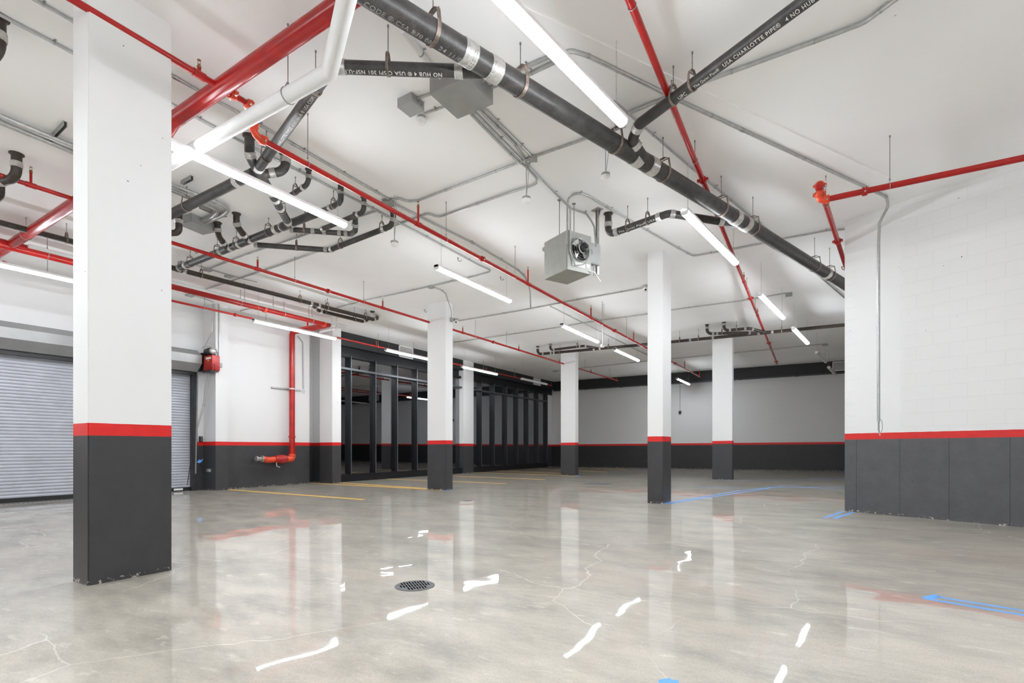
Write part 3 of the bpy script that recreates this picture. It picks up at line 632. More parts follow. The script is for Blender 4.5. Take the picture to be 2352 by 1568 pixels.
rt, pa = pipe('long black drain pipe running away along the left side, with rusty hangers', [V(-11.25, -1.0, 3.52), V(-11.15, 5.3, 3.58), W(856, 733, 3.63), W(866, 731, 3.74), W(866, 728, DC)], .05, IB, group=GD, R=.08, n=20,
    bands=[(423, 624), (714, 697), (732, 701), (858, 732)], hangs=[(153, 553), (461, 636), (689, 690), (751, 707), (839, 729)], flanges=(4,))
rt, pa = pipe('shorter black pipe running parallel and below the long left drain pipe', [W(712, 696, 3.62), W(731, 713, 3.52), W(834, 738, 3.52), W(843, 735, 3.6), W(843, 728, DC)], .045, IB, group=GD, R=.07, bands=[(724, 707), (737, 715), (835, 738)], hangs=[(747, 717), (815, 733)])
rt, pa = pipe('black ceiling elbow at the left edge, above a thin red pipe', [W(38, 353, DC), (-1, 3.53), W(-60, 428, 3.53)], .057, IB, group=GD, R=.13, flanges=(0,), bands=[(38, 378), (4, 408)], n=20)
rt, pa = pipe('black trap at the left edge, just below the thin red pipe', [W(1, 402, DC), (-1, 3.53), W(-60, 466, 3.53)], .05, IB, group=GD, R=.1, bands=[(1, 424)])
rt, pa = pipe('black riser cut by the left edge near the top', [W(-6, 38, DC), (-1, 3.5), W(-80, 140, 3.5)], .06, IB, group=GD, R=.13, flanges=(0,), bands=[(-6, 85)], n=20)
rt, pa = pipe('black branch pipe right of the heater, with a hooked left end', [W(1397, 490, DC), (-1, 3.5), (1536, 490, 3.5), (1690, 514, 3.37)], .055, IR, group=GD, R=.12, flanges=(0,), bands=[(1397, 517), (1417, 535), (1514, 501), (1543, 496), (1657, 509)], hangs=[(1443, 524), (1488, 509)], n=22)
lettering(rt, pa, (1424, 532), (1508, 503), 'The Quiet Pipe® USA', .055, .03, -.3)
rt, pa = pipe('long black cross pipe over the far columns, with a hooked left end', [W(1235, 795, DC), (-1, 3.55), W(1480, 791, 3.53), W(1990, 741, 3.5)], .05, IB, group=GD, R=.2, flanges=(0,), n=18,
    bands=[(1235, 800), (1248, 812), (1266, 811), (1273, 810), (1365, 803), (1378, 801), (1586, 780), (1638, 775), (1743, 765), (1774, 762)], hangs=[(1286, 808), (1398, 799), (1561, 783), (1604, 779), (1795, 760)])
rt, pa = pipe('short black pipe with a hooked end, above the left end of the long cross pipe', [W(1264, 790, DC), (-1, 3.63), W(1342, 794, 3.63), W(1378, 801, 3.55)], .045, IB, group=GD, R=.2, flanges=(0,), bands=[(1264, 792), (1273, 802), (1332, 794), (1344, 795)], hangs=[(1326, 795)])
rt, pa = pipe('black hooked pipe joining the long cross pipe, left of two above the far right column', [W(1624, 745, DC), (-1, 3.56), W(1700, 764, 3.56), W(1752, 765, 3.51)], .046, IB, group=GD, R=.2, flanges=(0,), bands=[(1624, 753), (1637, 768), (1646, 768), (1721, 764)], hangs=[(1658, 767)])
rt, pa = pipe('black hooked pipe joining the long cross pipe, right of two above the far right column', [W(1663, 740, DC), (-1, 3.6), W(1722, 754, 3.6), W(1756, 763, 3.52)], .046, IB, group=GD, R=.2, flanges=(0,), bands=[(1663, 745), (1677, 758), (1712, 755), (1727, 756)], hangs=[(1692, 757)])

# ---------------------------------------------------------------- conduits and boxes on the ceiling
def conduit(label, pts, r=.0135, dz=None, straps=4, R=.14, name='conduit', mat='conduit'):
    dz = dz or DC-r-.006
    ps = [q if isinstance(q, Vector) or len(q) != 2 or q[0] == -1 else (q[0], q[1], dz) for q in pts]
    path = fillet(nodes(ps), R); rt = root(name, label, 'conduit', GC); bm = bmesh.new(); add_tube(bm, path, r, 9); mesh_obj('tube', bm, M[mat], rt, smooth=True)
    rs = resample(path, .05); k = len(rs)
    for i in range(straps):
        p, t = rs[int(k*(i+.5)/straps)]
        if abs(t.z) > .3 or CEIL-p.z > .06: continue
        s = t.cross(Vector((0, 0, 1))).normalized(); bm = bmesh.new()
        lathe(bm, p, t, [(-.009, r), (-.009, r+.002), (.009, r+.002), (.009, r)], 9)
        m = Matrix(((t.x, s.x, 0, p.x), (t.y, s.y, 0, p.y), (0, 0, 1, p.z), (0, 0, 0, 1)))
        add_box(bm, (-.009, r, r-.002), (.009, r+.028, r+.002), m); mesh_obj('strap', bm, M['galv'], rt)
    for i in range(1, 3):
        if len(path) > 1 and k > 80:
            p, t = rs[int(k*i/3.3)]; bm = bmesh.new(); lathe(bm, p, t, [(-.03, r), (-.03, r+.003), (.03, r+.003), (.03, r)], 9); mesh_obj('connector', bm, M['galv'], rt)
    return rt, path
def jbox(label, px, py, wx, wy, h, ang=0.0, mat='box', dz=DC, name='junction_box', knock=False):
    p = W(px, py, dz); r = root(name, label, 'electrical box'); r.location = (p.x, p.y, CEIL); r.rotation_euler = (0, 0, ang)
    box('enclosure', (-wx/2, -wy/2, -h+.004), (wx/2, wy/2, 0), M[mat], r, bev=.003); box('cover', (-wx/2-.002, -wy/2-.002, -h), (wx/2+.002, wy/2+.002, -h+.004), M[mat], r)
    bm = bmesh.new()
    for sx in (-1, 1):
        for sy in (-1, 1): add_tube(bm, [Vector((sx*(wx/2-.012), sy*(wy/2-.012), -h)), Vector((sx*(wx/2-.012), sy*(wy/2-.012), -h-.002))], .004, 6)
    mesh_obj('screw', bm, M['rod'], r)
    if knock:
        bm = bmesh.new()
        for sx in (-.3, 0, .3):
            lathe(bm, Vector((wx*sx, -wy/2, -h/2)), Vector((0, -1, 0)), [(0, .016), (.0012, .016), (.0012, .013), (0, .013)], 12); lathe(bm, Vector((wx/2, wy*sx, -h/2)), Vector((1, 0, 0)), [(0, .016), (.0012, .016), (.0012, .013), (0, .013)], 12)
        mesh_obj('knockout', bm, M['box'], r)
    return r
def boxq(label, quad, dz, knock=False):              # ceiling box from the four seen corners of its lid
    c = [W(x, y, dz) for x, y in quad]; o = sum(c, Vector())/4; e1 = ((c[2]-c[1])+(c[3]-c[0])); e2 = ((c[1]-c[0])+(c[2]-c[3]))
    p = P(Vector((o.x, o.y, CEIL))); return jbox(label, p[0], p[1], e1.length/2, e2.length/2, DC-dz, math.atan2(e1.y, e1.x), knock=knock)
boxq('large grey electrical box on the ceiling under the black pipes, top centre', [(987.8, 216.8), (1070.7, 174.7), (1131.4, 238.5), (1052.3, 273.7)], 3.691)
boxq('small grey junction box on the ceiling, left of the large grey box', [(912.5, 246), (945, 231), (975, 255), (942, 269.6)], 3.758, True)
boxq('large grey electrical box on the ceiling beside the nearest column, fed by two thick conduits', [(417, 516), (432, 508.4), (500, 531), (463, 541)], 3.71)
ANG = math.radians(25)
jbox('small grey ceiling box where the conduit bundle meets a cross conduit', 1224, 359, .11, .11, .05, ANG); jbox('pale ceiling box with tangled connectors beside the middle red pipe', 893, 460, .16, .16, .07, .3, mat='galv', knock=True)
jbox('small ceiling box where a conduit drops to the second column', 990, 657, .13, .13, .045); jbox('small ceiling box above the left long black pipe, left of a close pair', 477, 617, .13, .13, .05)
jbox('small ceiling box above the left long black pipe, right of a close pair', 525, 632, .13, .13, .05); jbox('small ceiling box almost hidden beside the nearest column, by the black corner junction', 420, 602, .14, .14, .05)
jbox('small ceiling box behind the thick red pipe near the left wall', 436, 676, .15, .15, .05); jbox('small grey ceiling box beside the third light of the right row', 1812, 673, .15, .15, .07)
jbox('tiny far ceiling box over the unlit lights at right', 1895, 790, .2, .15, .05); jbox('tiny far ceiling box over the left dark window wall', 1275, 851, .2, .14, .05)
conduit('double bend grey conduit running along the slab band and down the right block wall', [(1262, 133), (1312, 116), (1350, 128), (1562, 232), (1982, 427), W(2036, 452, 3.83), W(2041, 472, 3.74), W(2020, 512, 3.45), WZ(2018, 560, 7.93), WZ(2018, 968, 7.93)], .021, straps=6, R=.1)
conduit('grey conduit at far upper right, bending towards the large lettered black pipe', [(2130, -55), (1985, 52), (1915, 79), (1620, 187), (1438, 262)], .021)
conduit('grey conduit crossing from the big black pipe to the box beside the middle red pipe', [(1437, 290), (1345, 319), (1224, 361), (960, 461), (934, 463), (917, 455), (899, 459)], .016, straps=6)
bx = [((1081, 262), (1187, 369), (1207, 383), (1232, 408)), ((1090, 259), (1195, 366), (1212, 380), (1240, 412)), ((1102, 254), (1182, 331), (1205, 366), (1214, 378)), ((1112, 250), (1219, 357))]
conduit('grey conduit of the ceiling bundle, leftmost, hooking back left above the floor drain', [(1081, 262), (1187, 369), (1207, 383), (1233, 410), (1229, 424), (1175, 441), (1005, 500), (984, 489), (966, 497), (900, 520), (800, 552), (640, 610), (470, 665)], .016, straps=7, R=.12)
conduit('grey conduit of the ceiling bundle, second from left, leading to the heater switch box', [(1090, 259), (1195, 366), (1212, 380), (1310, 478), (1327, 484), (1346, 490), W(1364, 515, 3.75), WZ(1369, 565, 7.95)], .016, straps=5, R=.12)
conduit('grey conduit of the ceiling bundle, third from left', [(1102, 254), (1182, 331), (1205, 366)], .016, straps=2)
conduit('grey conduit of the ceiling bundle, rightmost', [(1112, 250), (1219, 357)], .016, straps=2)
conduit('pale thick conduit hidden behind the big black drain pipe at top', [(925, 70), (1000, 165), (1040, 200)], .03, straps=2, mat='white')
conduit('grey cross conduit between the big black pipe and the bright top light, upper of two', [(1060, 200), (1200, 158), (1275, 125)], .02, straps=2)
conduit('grey cross conduit between the big black pipe and the bright top light, lower of two', [(1128, 200), (1210, 173), (1280, 140)], .02, straps=2)
conduit('short conduit between the smoke detector and the large grey box', [(972, 262), (1022, 245)], .012, straps=1)
conduit('short conduit between the two grey boxes at top centre', [(955, 228), (1000, 212)], .014, straps=0)
conduit('flexible looking conduit looping over the heater and away to the right', [WZ(1303, 560, 7.72), WZ(1303, 470, 7.72), W(1306, 452, 3.83), (1330, 442), (1350, 449), (1560, 571), (1592, 588), (1640, 580), (1690, 571), (1755, 558), (1800, 548), (1900, 529), (1945, 526)], .016, straps=8, R=.1)
conduit('grey ceiling conduit at the top left corner, upper of two', [(-20, -60), (80, 0), (172, 52), (405, 180), (560, 266), (895, 459)], .016, straps=7)
conduit('grey ceiling conduit at the top left corner, lower of two, running past the middle light', [(-120, -28), (0, 34), (172, 124), (405, 245), (545, 320), (860, 481), (1100, 608), (1131, 622), (1090, 634), (1000, 655)], .016, straps=8)
conduit('grey ceiling conduit running away beside the middle red pipe', [(893, 462), (1090, 560), (1190, 620), (1204, 633), W(1214, 650, 3.84), W(1218, 672, 3.66), WZ(1219, 708, 12.1)], .016, straps=5)
conduit('thick pale conduit of the pair at left, outer, curving into the ceiling box', [(-60, 243), (0, 266), (170, 336), (403, 428), (495, 463), (528, 478), (515, 492), (470, 512)], .034, dz=3.79, straps=2, R=.3)
conduit('thick pale conduit of the pair at left, inner, curving into the ceiling box', [(-60, 255), (0, 280), (170, 350), (403, 440), (475, 470), (503, 484), (490, 497), (447, 514)], .03, dz=3.79, straps=2, R=.3)
for k, (x0, y0, x1, y1, lb) in enumerate([(114, 322, 150, 284, 'short strut channel over the thick conduits, at the far left'), (418, 420, 441, 408, 'short strut channel over the thick conduits, right beside the nearest column'), (459, 474, 487, 486, 'dark strut channel between the thick conduits and the grey box'), (490, 497, 519, 493, 'dark strut channel at the bend of the thick conduits')]):
    a, b = W(x0, y0, 3.825), W(x1, y1, 3.825); d_ = (b-a).normalized(); s_ = Vector((-d_.y, d_.x, 0)); bm = bmesh.new(); u_ = Vector((0, 0, .03))
    lp = [a-s_*.02-u_, a-s_*.02+u_, a+s_*.02+u_, a+s_*.02-u_, a+s_*.014-u_, a+s_*.014+u_*.8, a-s_*.014+u_*.8, a-s_*.014-u_]
    prism(bm, lp, b-a); tag(mesh_obj('strut_channel', bm, M['galv'], None), lb, 'bracket')
conduit('grey ceiling conduit crossing under the black pipe cluster, upper of two', [(483, 616), (560, 586), (724, 531), (800, 505), (868, 483)], .016, straps=4)
conduit('short conduit linking the pair of small ceiling boxes over the left black pipe', [(425, 603), (477, 617), (525, 632)], .014, straps=0)
conduit('short conduit from the small box to the light chain above the left black pipe', [(525, 632), (590, 648)], .01, straps=0)
conduit('thin grey conduit crossing from the left black pipe towards the second column', [(772, 707), (840, 690), (990, 657)], .016, straps=3)
conduit('thin grey conduit from the ceiling box to the middle light row', [(990, 657), (1087, 634)], .016, straps=1)
conduit('grey conduit bending down from the ceiling box onto the second column', [(990, 657), (1012, 665), (1024, 674), W(1029, 690, 3.82), WZ(1037, 712, 13.6), WZ(1037, 733, 13.6)], .014, straps=2, R=.2)
conduit('grey conduit from the second column across to the camera by the heater column', [(1046, 738), (1190, 714), (1300, 693), (1478, 661)], .016, straps=5)
conduit('grey conduit crossing the whole hall behind the second column to the right light row', [(1043, 786), (1274, 753), (1340, 741), (1487, 721), (1547, 711), (1700, 691), (1806, 673)], .016, straps=7)
conduit('farthest grey cross conduit, in front of the black bulkhead', [(1335, 845), (1487, 829), (1700, 809), (1895, 790)], .018, straps=6)
conduit('short far conduit at the left end near the window wall', [(1278, 851), (1300, 849)], .018, straps=0)
conduit('thin dark conduit running away right of the middle lights', [(1264, 703), (1400, 772), (1500, 822)], .016, straps=4)
conduit('thin dark conduit just under the middle red pipe, half hidden', [(1300, 697), (1345, 720), (1385, 741)], .016, straps=2)
conduit('grey conduit running beside the largest black drain pipe', [(1410, 233), (1585, 383), (1656, 441), (1779, 543), (1893, 644), (1940, 684)], .016, straps=6)
conduit('conduit running behind the thick red pipe to the wall, at left', [(436, 676), (470, 686), (490, 694)], .014, straps=1)
conduit('short grey conduit tail behind the white thin pipe', [(552, 714), (573, 708), (590, 711)], .014, straps=0)
# wall conduits on the left wall
def wpipe(label, pts, r=.014, name='conduit', cat='conduit', mat='conduit', R=.1, grp=GC):
    path = fillet(pts, R); rt = root(name, label, cat, grp); bm = bmesh.new(); add_tube(bm, path, r, 9); mesh_obj('tube', bm, M[mat], rt, smooth=True); return rt
xw = -13.98
wpipe('vertical grey conduit on the left pier, going down to a small square box', [Wx(492, 689, xw), Wx(499, 691, xw), Wx(503, 702, xw), Wx(504, 832, xw)], .018)
wpipe('arched grey conduit from the door operator to the square box', [Wx(465, 800, -14.05), Wx(470, 793, -13.97), Wx(496, 800, -13.97), Wx(501, 812, -13.97), Wx(502, 836, -13.97)], .014)
wpipe('thin cable hanging from the ceiling to the door operator', [Wy(489, 692, 7.6), Wy(488, 742, 7.6), Wy(487, 762, 7.6), Wy(470, 795, 7.52)], .011, name='cable')
wpipe('short grey conduit on the left wall right of the red riser', [Wx(684, 771, -14.19), Wx(696, 786, -14.19), Wx(697, 893, -14.19)], .016)
p = Wx(505.5, 838, xw+.04); o = box('junction_box', (-14.0, p.y-.06, p.z-.06), (-13.93, p.y+.06, p.z+.06), M['box'], None, bev=.004); tag(o, 'small square grey box on the left pier beside the red door operator', 'electrical box')
p = Wx(698, 899, -14.18); bm = bmesh.new(); add_tube(bm, [p+Vector((0, .03*math.cos(t), .06*math.sin(t))) for t in [i*math.pi/6 for i in range(13)]], .006, 6); tag(mesh_obj('wire_loop', bm, M['galv'], None), 'small wire loop below the conduit right of the red riser', 'wire')
# ---------------------------------------------------------------- door operator, chains, wall boxes
r = root('door_operator', 'red door operator with motor and hand chains at the right end of the roll-up door', 'door motor')
a = Wy(456, 812, 7.46); b = Wy(471, 851, 7.46); c_ = Wy(491, 850, 7.46); t_ = Wy(473, 818, 7.46)
box('bracket_plate', (a.x, 7.44, b.z), (b.x+.02, 7.6, a.z), M['blacks'], r); box('case', (b.x, 7.42, c_.z), (c_.x, 7.62, t_.z), M['motor'], r, bev=.008)
box('label_plate', (b.x+.12, 7.414, t_.z-.1), (c_.x-.06, 7.42, t_.z-.05), M['cooler'], r)
box('caution_label', (b.x+.2, 7.414, t_.z-.15), (c_.x-.16, 7.42, t_.z-.12), M['yellow'], r)
bm = bmesh.new(); lathe(bm, Vector((b.x+.03, 7.5, t_.z+.12)), Vector((1, 0, 0)), [(-.02, .06), (0, .1), (.16, .1), (.18, .06), (.24, .06), (.25, .02)], 16); mesh_obj('motor', bm, M['blacks'], r, smooth=True)
bm = bmesh.new(); lathe(bm, Vector((b.x+.24, 7.5, t_.z+.12)), Vector((1, 0, 0)), [(0, .07), (.02, .085), (.1, .085), (.12, .05)], 14); mesh_obj('motor_cap', bm, M['galv'], r, smooth=True)
bm = bmesh.new(); lathe(bm, Vector((a.x+.1, 7.42, c_.z+.13)), Vector((0, -1, 0)), [(0, .1), (.02, .1), (.02, .07), (.05, .07), (.05, .03)], 18)
for k in range(5): add_tube(bm, [Vector((a.x+.04, 7.44, b.z+.04+k*.08)), Vector((a.x+.04, 7.425, b.z+.04+k*.08))], .014, 8)
mesh_obj('sprocket', bm, M['steel'], r, smooth=True)
bm = bmesh.new(); add_tube(bm, [Vector((c_.x+.0, 7.45, c_.z+.16))]+[Vector((c_.x+.0+.07*math.sin(t), 7.45, c_.z+.06+.1*math.cos(t))) for t in [i*math.pi/6 for i in range(7)]], .009, 6); mesh_obj('cable_loop', bm, M['blacks'], r)
bm = bmesh.new(); add_box(bm, (b.x-.02, 7.4, b.z-.06), (c_.x-.02, 7.6, b.z-.01)); mesh_obj('base_bracket', bm, M['steel'], r)
xq = -14.5
def rope(label, pts, rr, mat, twist=False, name='hand_chain', cat='chain'):
    path = fillet(pts, .2); bm = bmesh.new()
    if twist:
        rs = resample(path, .025)
        for i, (p, t) in enumerate(rs):
            q = Vector((1, 0, 0)) if i % 2 else Vector((0, 1, 0)); lp = [p+q*rr*2*math.cos(u)+t*rr*2.6*math.sin(u) for u in [j*math.pi/3 for j in range(7)]]; add_tube(bm, lp, rr*.55, 4)
    else: add_tube(bm, path, rr, 6)
    tag(mesh_obj(name, bm, M[mat], None), label, cat)
rope('thick hand chain hanging straight beside the door jamb down to a knotted tail', [Wx(454, 856, xq+.07), Wx(451.5, 985, xq+.07), Wx(449.5, 1086, xq+.07)], .009, 'galv', True)
rope('slack chain from the operator to the door jamb, left strand', [Wy(478, 853, 7.5), Wy(466, 930, 7.45), Wx(452, 983, xq+.1)], .007, 'galv', True)
rope('slack chain from the operator to the door jamb, right strand', [Wy(484, 853, 7.52), Wy(470, 930, 7.47), Wx(453, 986, xq+.13)], .007, 'galv', True)
rope('black cable hanging in front of the door, beside the jamb', [Wx(446, 858, xq+.1), Wx(443, 1000, xq+.05), Wx(438, 1060, xq+.05), Wx(430, 1114, xq+.05)], .009, 'blacks', name='cable', cat='cable')
rope('thin dark cable from the blue ribbon to the outlet box', [Wx(458, 1060, xq), Wx(466, 1082, xq), Wx(474, 1088, xq), Wx(478, 1084, -14.45)], .006, 'blacks', name='cable', cat='cable')
p = Wx(454, 1059, xq+.08); bm = bmesh.new()
lp = [p+Vector((0, .0, 0)), p+Vector((.01, .03, .05)), p+Vector((0, .1, .03)), p+Vector((.01, .14, .07)), p+Vector((0, .12, .0)), p+Vector((.01, .05, -.05)), p+Vector((0, -.03, -.03))]; prism(bm, lp, Vector((.006, 0, 0)))
tag(mesh_obj('ribbon', bm, M['tape'], None), 'blue ribbon tied around the hand chain by the door', 'ribbon')
p = Wx(461, 1008, XL+.03); r = root('push_button_station', 'black push-button station above the red stripe by the door', 'switch')
box('case', (XL, p.y-.04, p.z-.075), (XL+.06, p.y+.04, p.z+.075), M['blacks'], r, bev=.004)
for k in (-1, 0, 1):
    bm = bmesh.new(); add_tube(bm, [Vector((XL+.06, p.y, p.z+k*.04)), Vector((XL+.07, p.y, p.z+k*.04))], .012, 10); mesh_obj('button', bm, M['galv'], r)
p = Wy(481, 1080, 7.63); r = root('outlet_box', 'small grey outlet box on the side of the charcoal pier by the door', 'outlet'); box('case', (p.x-.06, 7.58, p.z-.04), (p.x+.06, 7.64, p.z+.04), M['box'], r, bev=.004); box('cover', (p.x-.05, 7.573, p.z-.03), (p.x+.05, 7.58, p.z+.03), M['galv'], r)
# ---------------------------------------------------------------- unit heater
hd = (W(1250, 642, 2.665)-W(1303, 617.6, 2.665)); hd.z = 0; L1 = hd.length; hang = math.atan2(hd.y, hd.x); o3 = W(1303, 617.6, 2.665); L2 = .47; Hh = .59
r = root('unit_heater', 'grey hanging unit heater with a black fan on its side, centre of the ceiling', 'heater'); r.location = o3; r.rotation_euler = (0, 0, hang)
# local: x along the plain side, -y = away; fan face lies in the plane x = 0
bm = bmesh.new(); s_ = -1
add_box(bm, (0.012, s_*L2, 0), (L1, 0, Hh)); bmesh.ops.bevel(bm, geom=bm.edges[:], offset=.004, segments=2, affect='EDGES'); mesh_obj('case', bm, M['box2'], r, smooth=True)
fr = .175; fc = Vector((0, s_*L2*.52, .34))
bm = bmesh.new(); N = 32; inn, outr = [], []
for i in range(N):
    t = 2*math.pi*i/N; cy, cz = math.cos(t), math.sin(t); inn.append(bm.verts.new(fc+Vector((0, fr*cy, fr*cz))))
    ks = [(0-fc.y)/cy if cy > 1e-6 else 9, (s_*L2-fc.y)/cy if cy < -1e-6 else 9, (Hh-fc.z)/cz if cz > 1e-6 else 9, (0-fc.z)/cz if cz < -1e-6 else 9]
    k_ = min(k for k in ks if k > 0); outr.append(bm.verts.new(fc+Vector((0, cy*k_, cz*k_))))
for i in range(N): bm.faces.new((inn[i], inn[(i+1) % N], outr[(i+1) % N], outr[i]))
for cy, cz in ((0, 0), (s_*L2, 0), (0, Hh), (s_*L2, Hh)):
    c0 = bm.verts.new((0, cy, cz)); q = sorted(range(N), key=lambda i: (outr[i].co-c0.co).length)
    a1 = [i for i in q if abs(outr[i].co.y-cy) < 1e-5][0]; a2 = [i for i in q if abs(outr[i].co.z-cz) < 1e-5][0]
    if a1 != a2: bm.faces.new((c0, outr[a1], outr[a2]))
mesh_obj('fan_panel', bm, M['box2'], r)
bm = bmesh.new(); lathe(bm, fc+Vector((.011, 0, 0)), Vector((-1, 0, 0)), [(0, fr-.002), (.001, .03)], 32); mesh_obj('fan_opening', bm, M['blacks'], r)
bm = bmesh.new(); lathe(bm, fc, Vector((-1, 0, 0)), [(.0, fr+.001), (.02, fr+.006), (.022, fr), (-.008, fr-.006)], 32, False); mesh_obj('venturi', bm, M['box2'], r, smooth=True)
bm = bmesh.new()
for k in range(4):
    a = k*math.pi/2+.4; c1 = Vector((0, math.cos(a), math.sin(a))); c2 = Vector((0, math.cos(a+.75), math.sin(a+.75)))
    lp = [fc+Vector((-.005, 0, 0))+c1*.04, fc+Vector((.006, 0, 0))+c1*.155, fc+Vector((-.02, 0, 0))+(c1+c2).normalized()*.165, fc+Vector((-.03, 0, 0))+c2*.15, fc+Vector((-.02, 0, 0))+c2*.05]; prism(bm, lp, Vector((-.003, 0, 0)))
mesh_obj('fan_blade', bm, M['galv'], r)
bm = bmesh.new(); lathe(bm, fc+Vector((-.03, 0, 0)), Vector((-1, 0, 0)), [(0, .03), (0, .065), (.02, .072), (.09, .072), (.1, .06), (.11, .03), (.15, .02)], 20); mesh_obj('fan_motor', bm, M['blacks'], r, smooth=True)
bm = bmesh.new(); lathe(bm, fc+Vector((-.06, 0, 0)), Vector((-1, 0, 0)), [(0, .074), (.025, .074)], 20); mesh_obj('motor_band', bm, M['cooler'], r, smooth=True)
bm = bmesh.new()
for rr, xx in ((.172, -.02), (.15, -.05), (.125, -.075), (.1, -.09)): add_tube(bm, [fc+Vector((xx, rr*math.cos(t), rr*math.sin(t))) for t in [i*math.pi/14 for i in range(29)]], .0022, 5)
for k in range(4):
    a = k*math.pi/2+.78; c1 = Vector((0, math.cos(a), math.sin(a))); add_tube(bm, [fc+c1*.2, fc+c1*.175+Vector((-.02, 0, 0)), fc+c1*.1+Vector((-.09, 0, 0)), fc+c1*.07+Vector((-.1, 0, 0))], .004, 5)
mesh_obj('fan_guard', bm, M['galv'], r)
box('label', (-.003, s_*L2*.75, .07), (0, s_*L2*.2, .14), M['cooler'], r)
box('label', (-.003, s_*L2*.95, .09), (0, s_*L2*.8, .15), M['cooler'], r)
bm = bmesh.new(); add_tube(bm, fillet([Vector((-.02, -.04, Hh+.32)), Vector((-.02, -.04, .28)), Vector((-.03, -.13, .07))], .2), .012, 8); add_tube(bm, fillet([Vector((-.03, -.14, .07)), Vector((-.07, -.28, .1)), Vector((-.12, -.34, .24))], .1), .006, 6); mesh_obj('power_whip', bm, M['conduit'], r, smooth=True)
bm = bmesh.new(); add_tube(bm, fillet([Vector((0, s_*L2*.88, .05)), Vector((-.05, s_*L2*1.05, .03)), Vector((-.06, s_*L2*1.3, -.1))], .1), .011, 8); mesh_obj('drain_hose', bm, M['white'], r, smooth=True)
for yy in (-.1, s_*L2+.1):
    bm = bmesh.new(); xx = L1*.55 if yy > -.2 else L1*.5; add_tube(bm, [Vector((xx, yy, Hh)), Vector((xx, yy, CEIL-o3.z))], .006, 8); add_tube(bm, [Vector((xx, yy, CEIL-o3.z-.008)), Vector((xx, yy, CEIL-o3.z))], .03, 12); mesh_obj('hanging_rod', bm, M['rod'], r)
bm = bmesh.new(); lathe(bm, Vector((L1*.72, -.12, Hh-.03)), Vector((1, 0, 0)), [(0, .03), (L1*.28+.14, .03), (L1*.28+.14, .036), (L1*.28+.17, .036)], 14); mesh_obj('flue_stub', bm, M['box2'], r, smooth=True)
# strut post and switch box beside it
ct = W(1372, 481, DC); zb_ = CAM+(HZ-632)/F*depth(ct)
r = root('strut_post', 'slim steel strut post hanging from a ceiling plate right of the heater', 'post'); r.location = (ct.x, ct.y, 0); r.rotation_euler = (0, 0, hang)
bm = bmesh.new()
for lo, hi in (((-.021, -.021, zb_), (.021, -.017, CEIL)), ((-.021, -.021, zb_), (-.017, .021, CEIL)), ((.017, -.021, zb_), (.021, .021, CEIL)), ((-.021, .017, zb_), (-.009, .021, CEIL)), ((.009, .017, zb_), (.021, .021, CEIL))): add_box(bm, lo, hi)
mesh_obj('channel', bm, M['galv'], r); box('ceiling_plate', (-.08, -.06, CEIL-.012), (.08, .06, CEIL), M['galv'], r)
bm = bmesh.new(); prism(bm, [Vector((-.06, -.025, CEIL-.01)), Vector((.06, -.025, CEIL-.01)), Vector((.02, -.025, CEIL-.1)), Vector((-.02, -.025, CEIL-.1))], Vector((0, -.005, 0))); mesh_obj('gusset', bm, M['galv'], r)
a = depth(ct)-.12; p1 = WZ(1366, 560, a)
r = root('switch_box', 'grey disconnect switch box mounted on the strut post by the heater', 'electrical box'); r.location = (p1.x, p1.y, p1.z); r.rotation_euler = (0, 0, hang)
box('enclosure', (-.02, -.1, -.33), (.08, .13, .0), M['box'], r, bev=.004); box('door', (-.028, -.095, -.32), (-.02, .125, -.01), M['box'], r)
bm = bmesh.new(); add_tube(bm, [Vector((.02, 0, -.33)), Vector((.02, 0, -.5))], .012, 8); mesh_obj('conduit_stub', bm, M['conduit'], r)
bm = bmesh.new(); add_tube(bm, [Vector((-.03, .1, -.12)), Vector((-.05, .1, -.14)), Vector((-.05, .1, -.2))], .007, 6); mesh_obj('handle', bm, M['bolt'], r)
# ---------------------------------------------------------------- pendants, detector, cameras
def pendant(label, px, pyt, pyb, r_=.058):
    p = W(px, pyt, DC); z = CAM+(HZ-pyb)/F*depth(p); r = root('pendant_sensor', label, 'pendant sensor', 'white domed sensors on thin stems'); r.location = (p.x, p.y, z)
    bm = bmesh.new(); add_tube(bm, [Vector((0, 0, .03)), Vector((0, 0, CEIL-z))], .007, 8); mesh_obj('stem', bm, M['conduit'], r)
    bm = bmesh.new(); add_tube(bm, [Vector((0, 0, .04)), Vector((.02, .01, (CEIL-z)*.5)), Vector((.035, .02, CEIL-z))], .004, 6); mesh_obj('cord', bm, M['conduit'], r)
    bm = bmesh.new(); lathe(bm, Z0, Vector((0, 0, 1)), [(0, r_), (.03, r_*.98), (.042, r_*.6), (.05, .012)], 20); mesh_obj('cap', bm, M['galv'], r, smooth=True)
    bm = bmesh.new(); lathe(bm, Z0, Vector((0, 0, -1)), [(0, r_*1.04), (.02, r_*1.02), (.04, r_*.75), (.05, r_*.4), (.053, .003)], 20); mesh_obj('dome', bm, M['plas'], r, smooth=True)
pendant('white domed pendant sensor left of the heater, below the conduit bundle', 1209, 372, 458); pendant('white domed pendant sensor right of the conduit bundle, beside the big black pipe', 1391, 345, 404)
pendant('white domed pendant sensor below the middle red pipe, by the black outer branch', 906, 449, 559); pendant('small far pendant sensor between the two middle lights', 1384, 697, 794)
p = W(968, 268, DC); r = root('smoke_detector', 'round white smoke detector on the ceiling below the small grey box', 'smoke detector'); r.location = (p.x, p.y, CEIL)
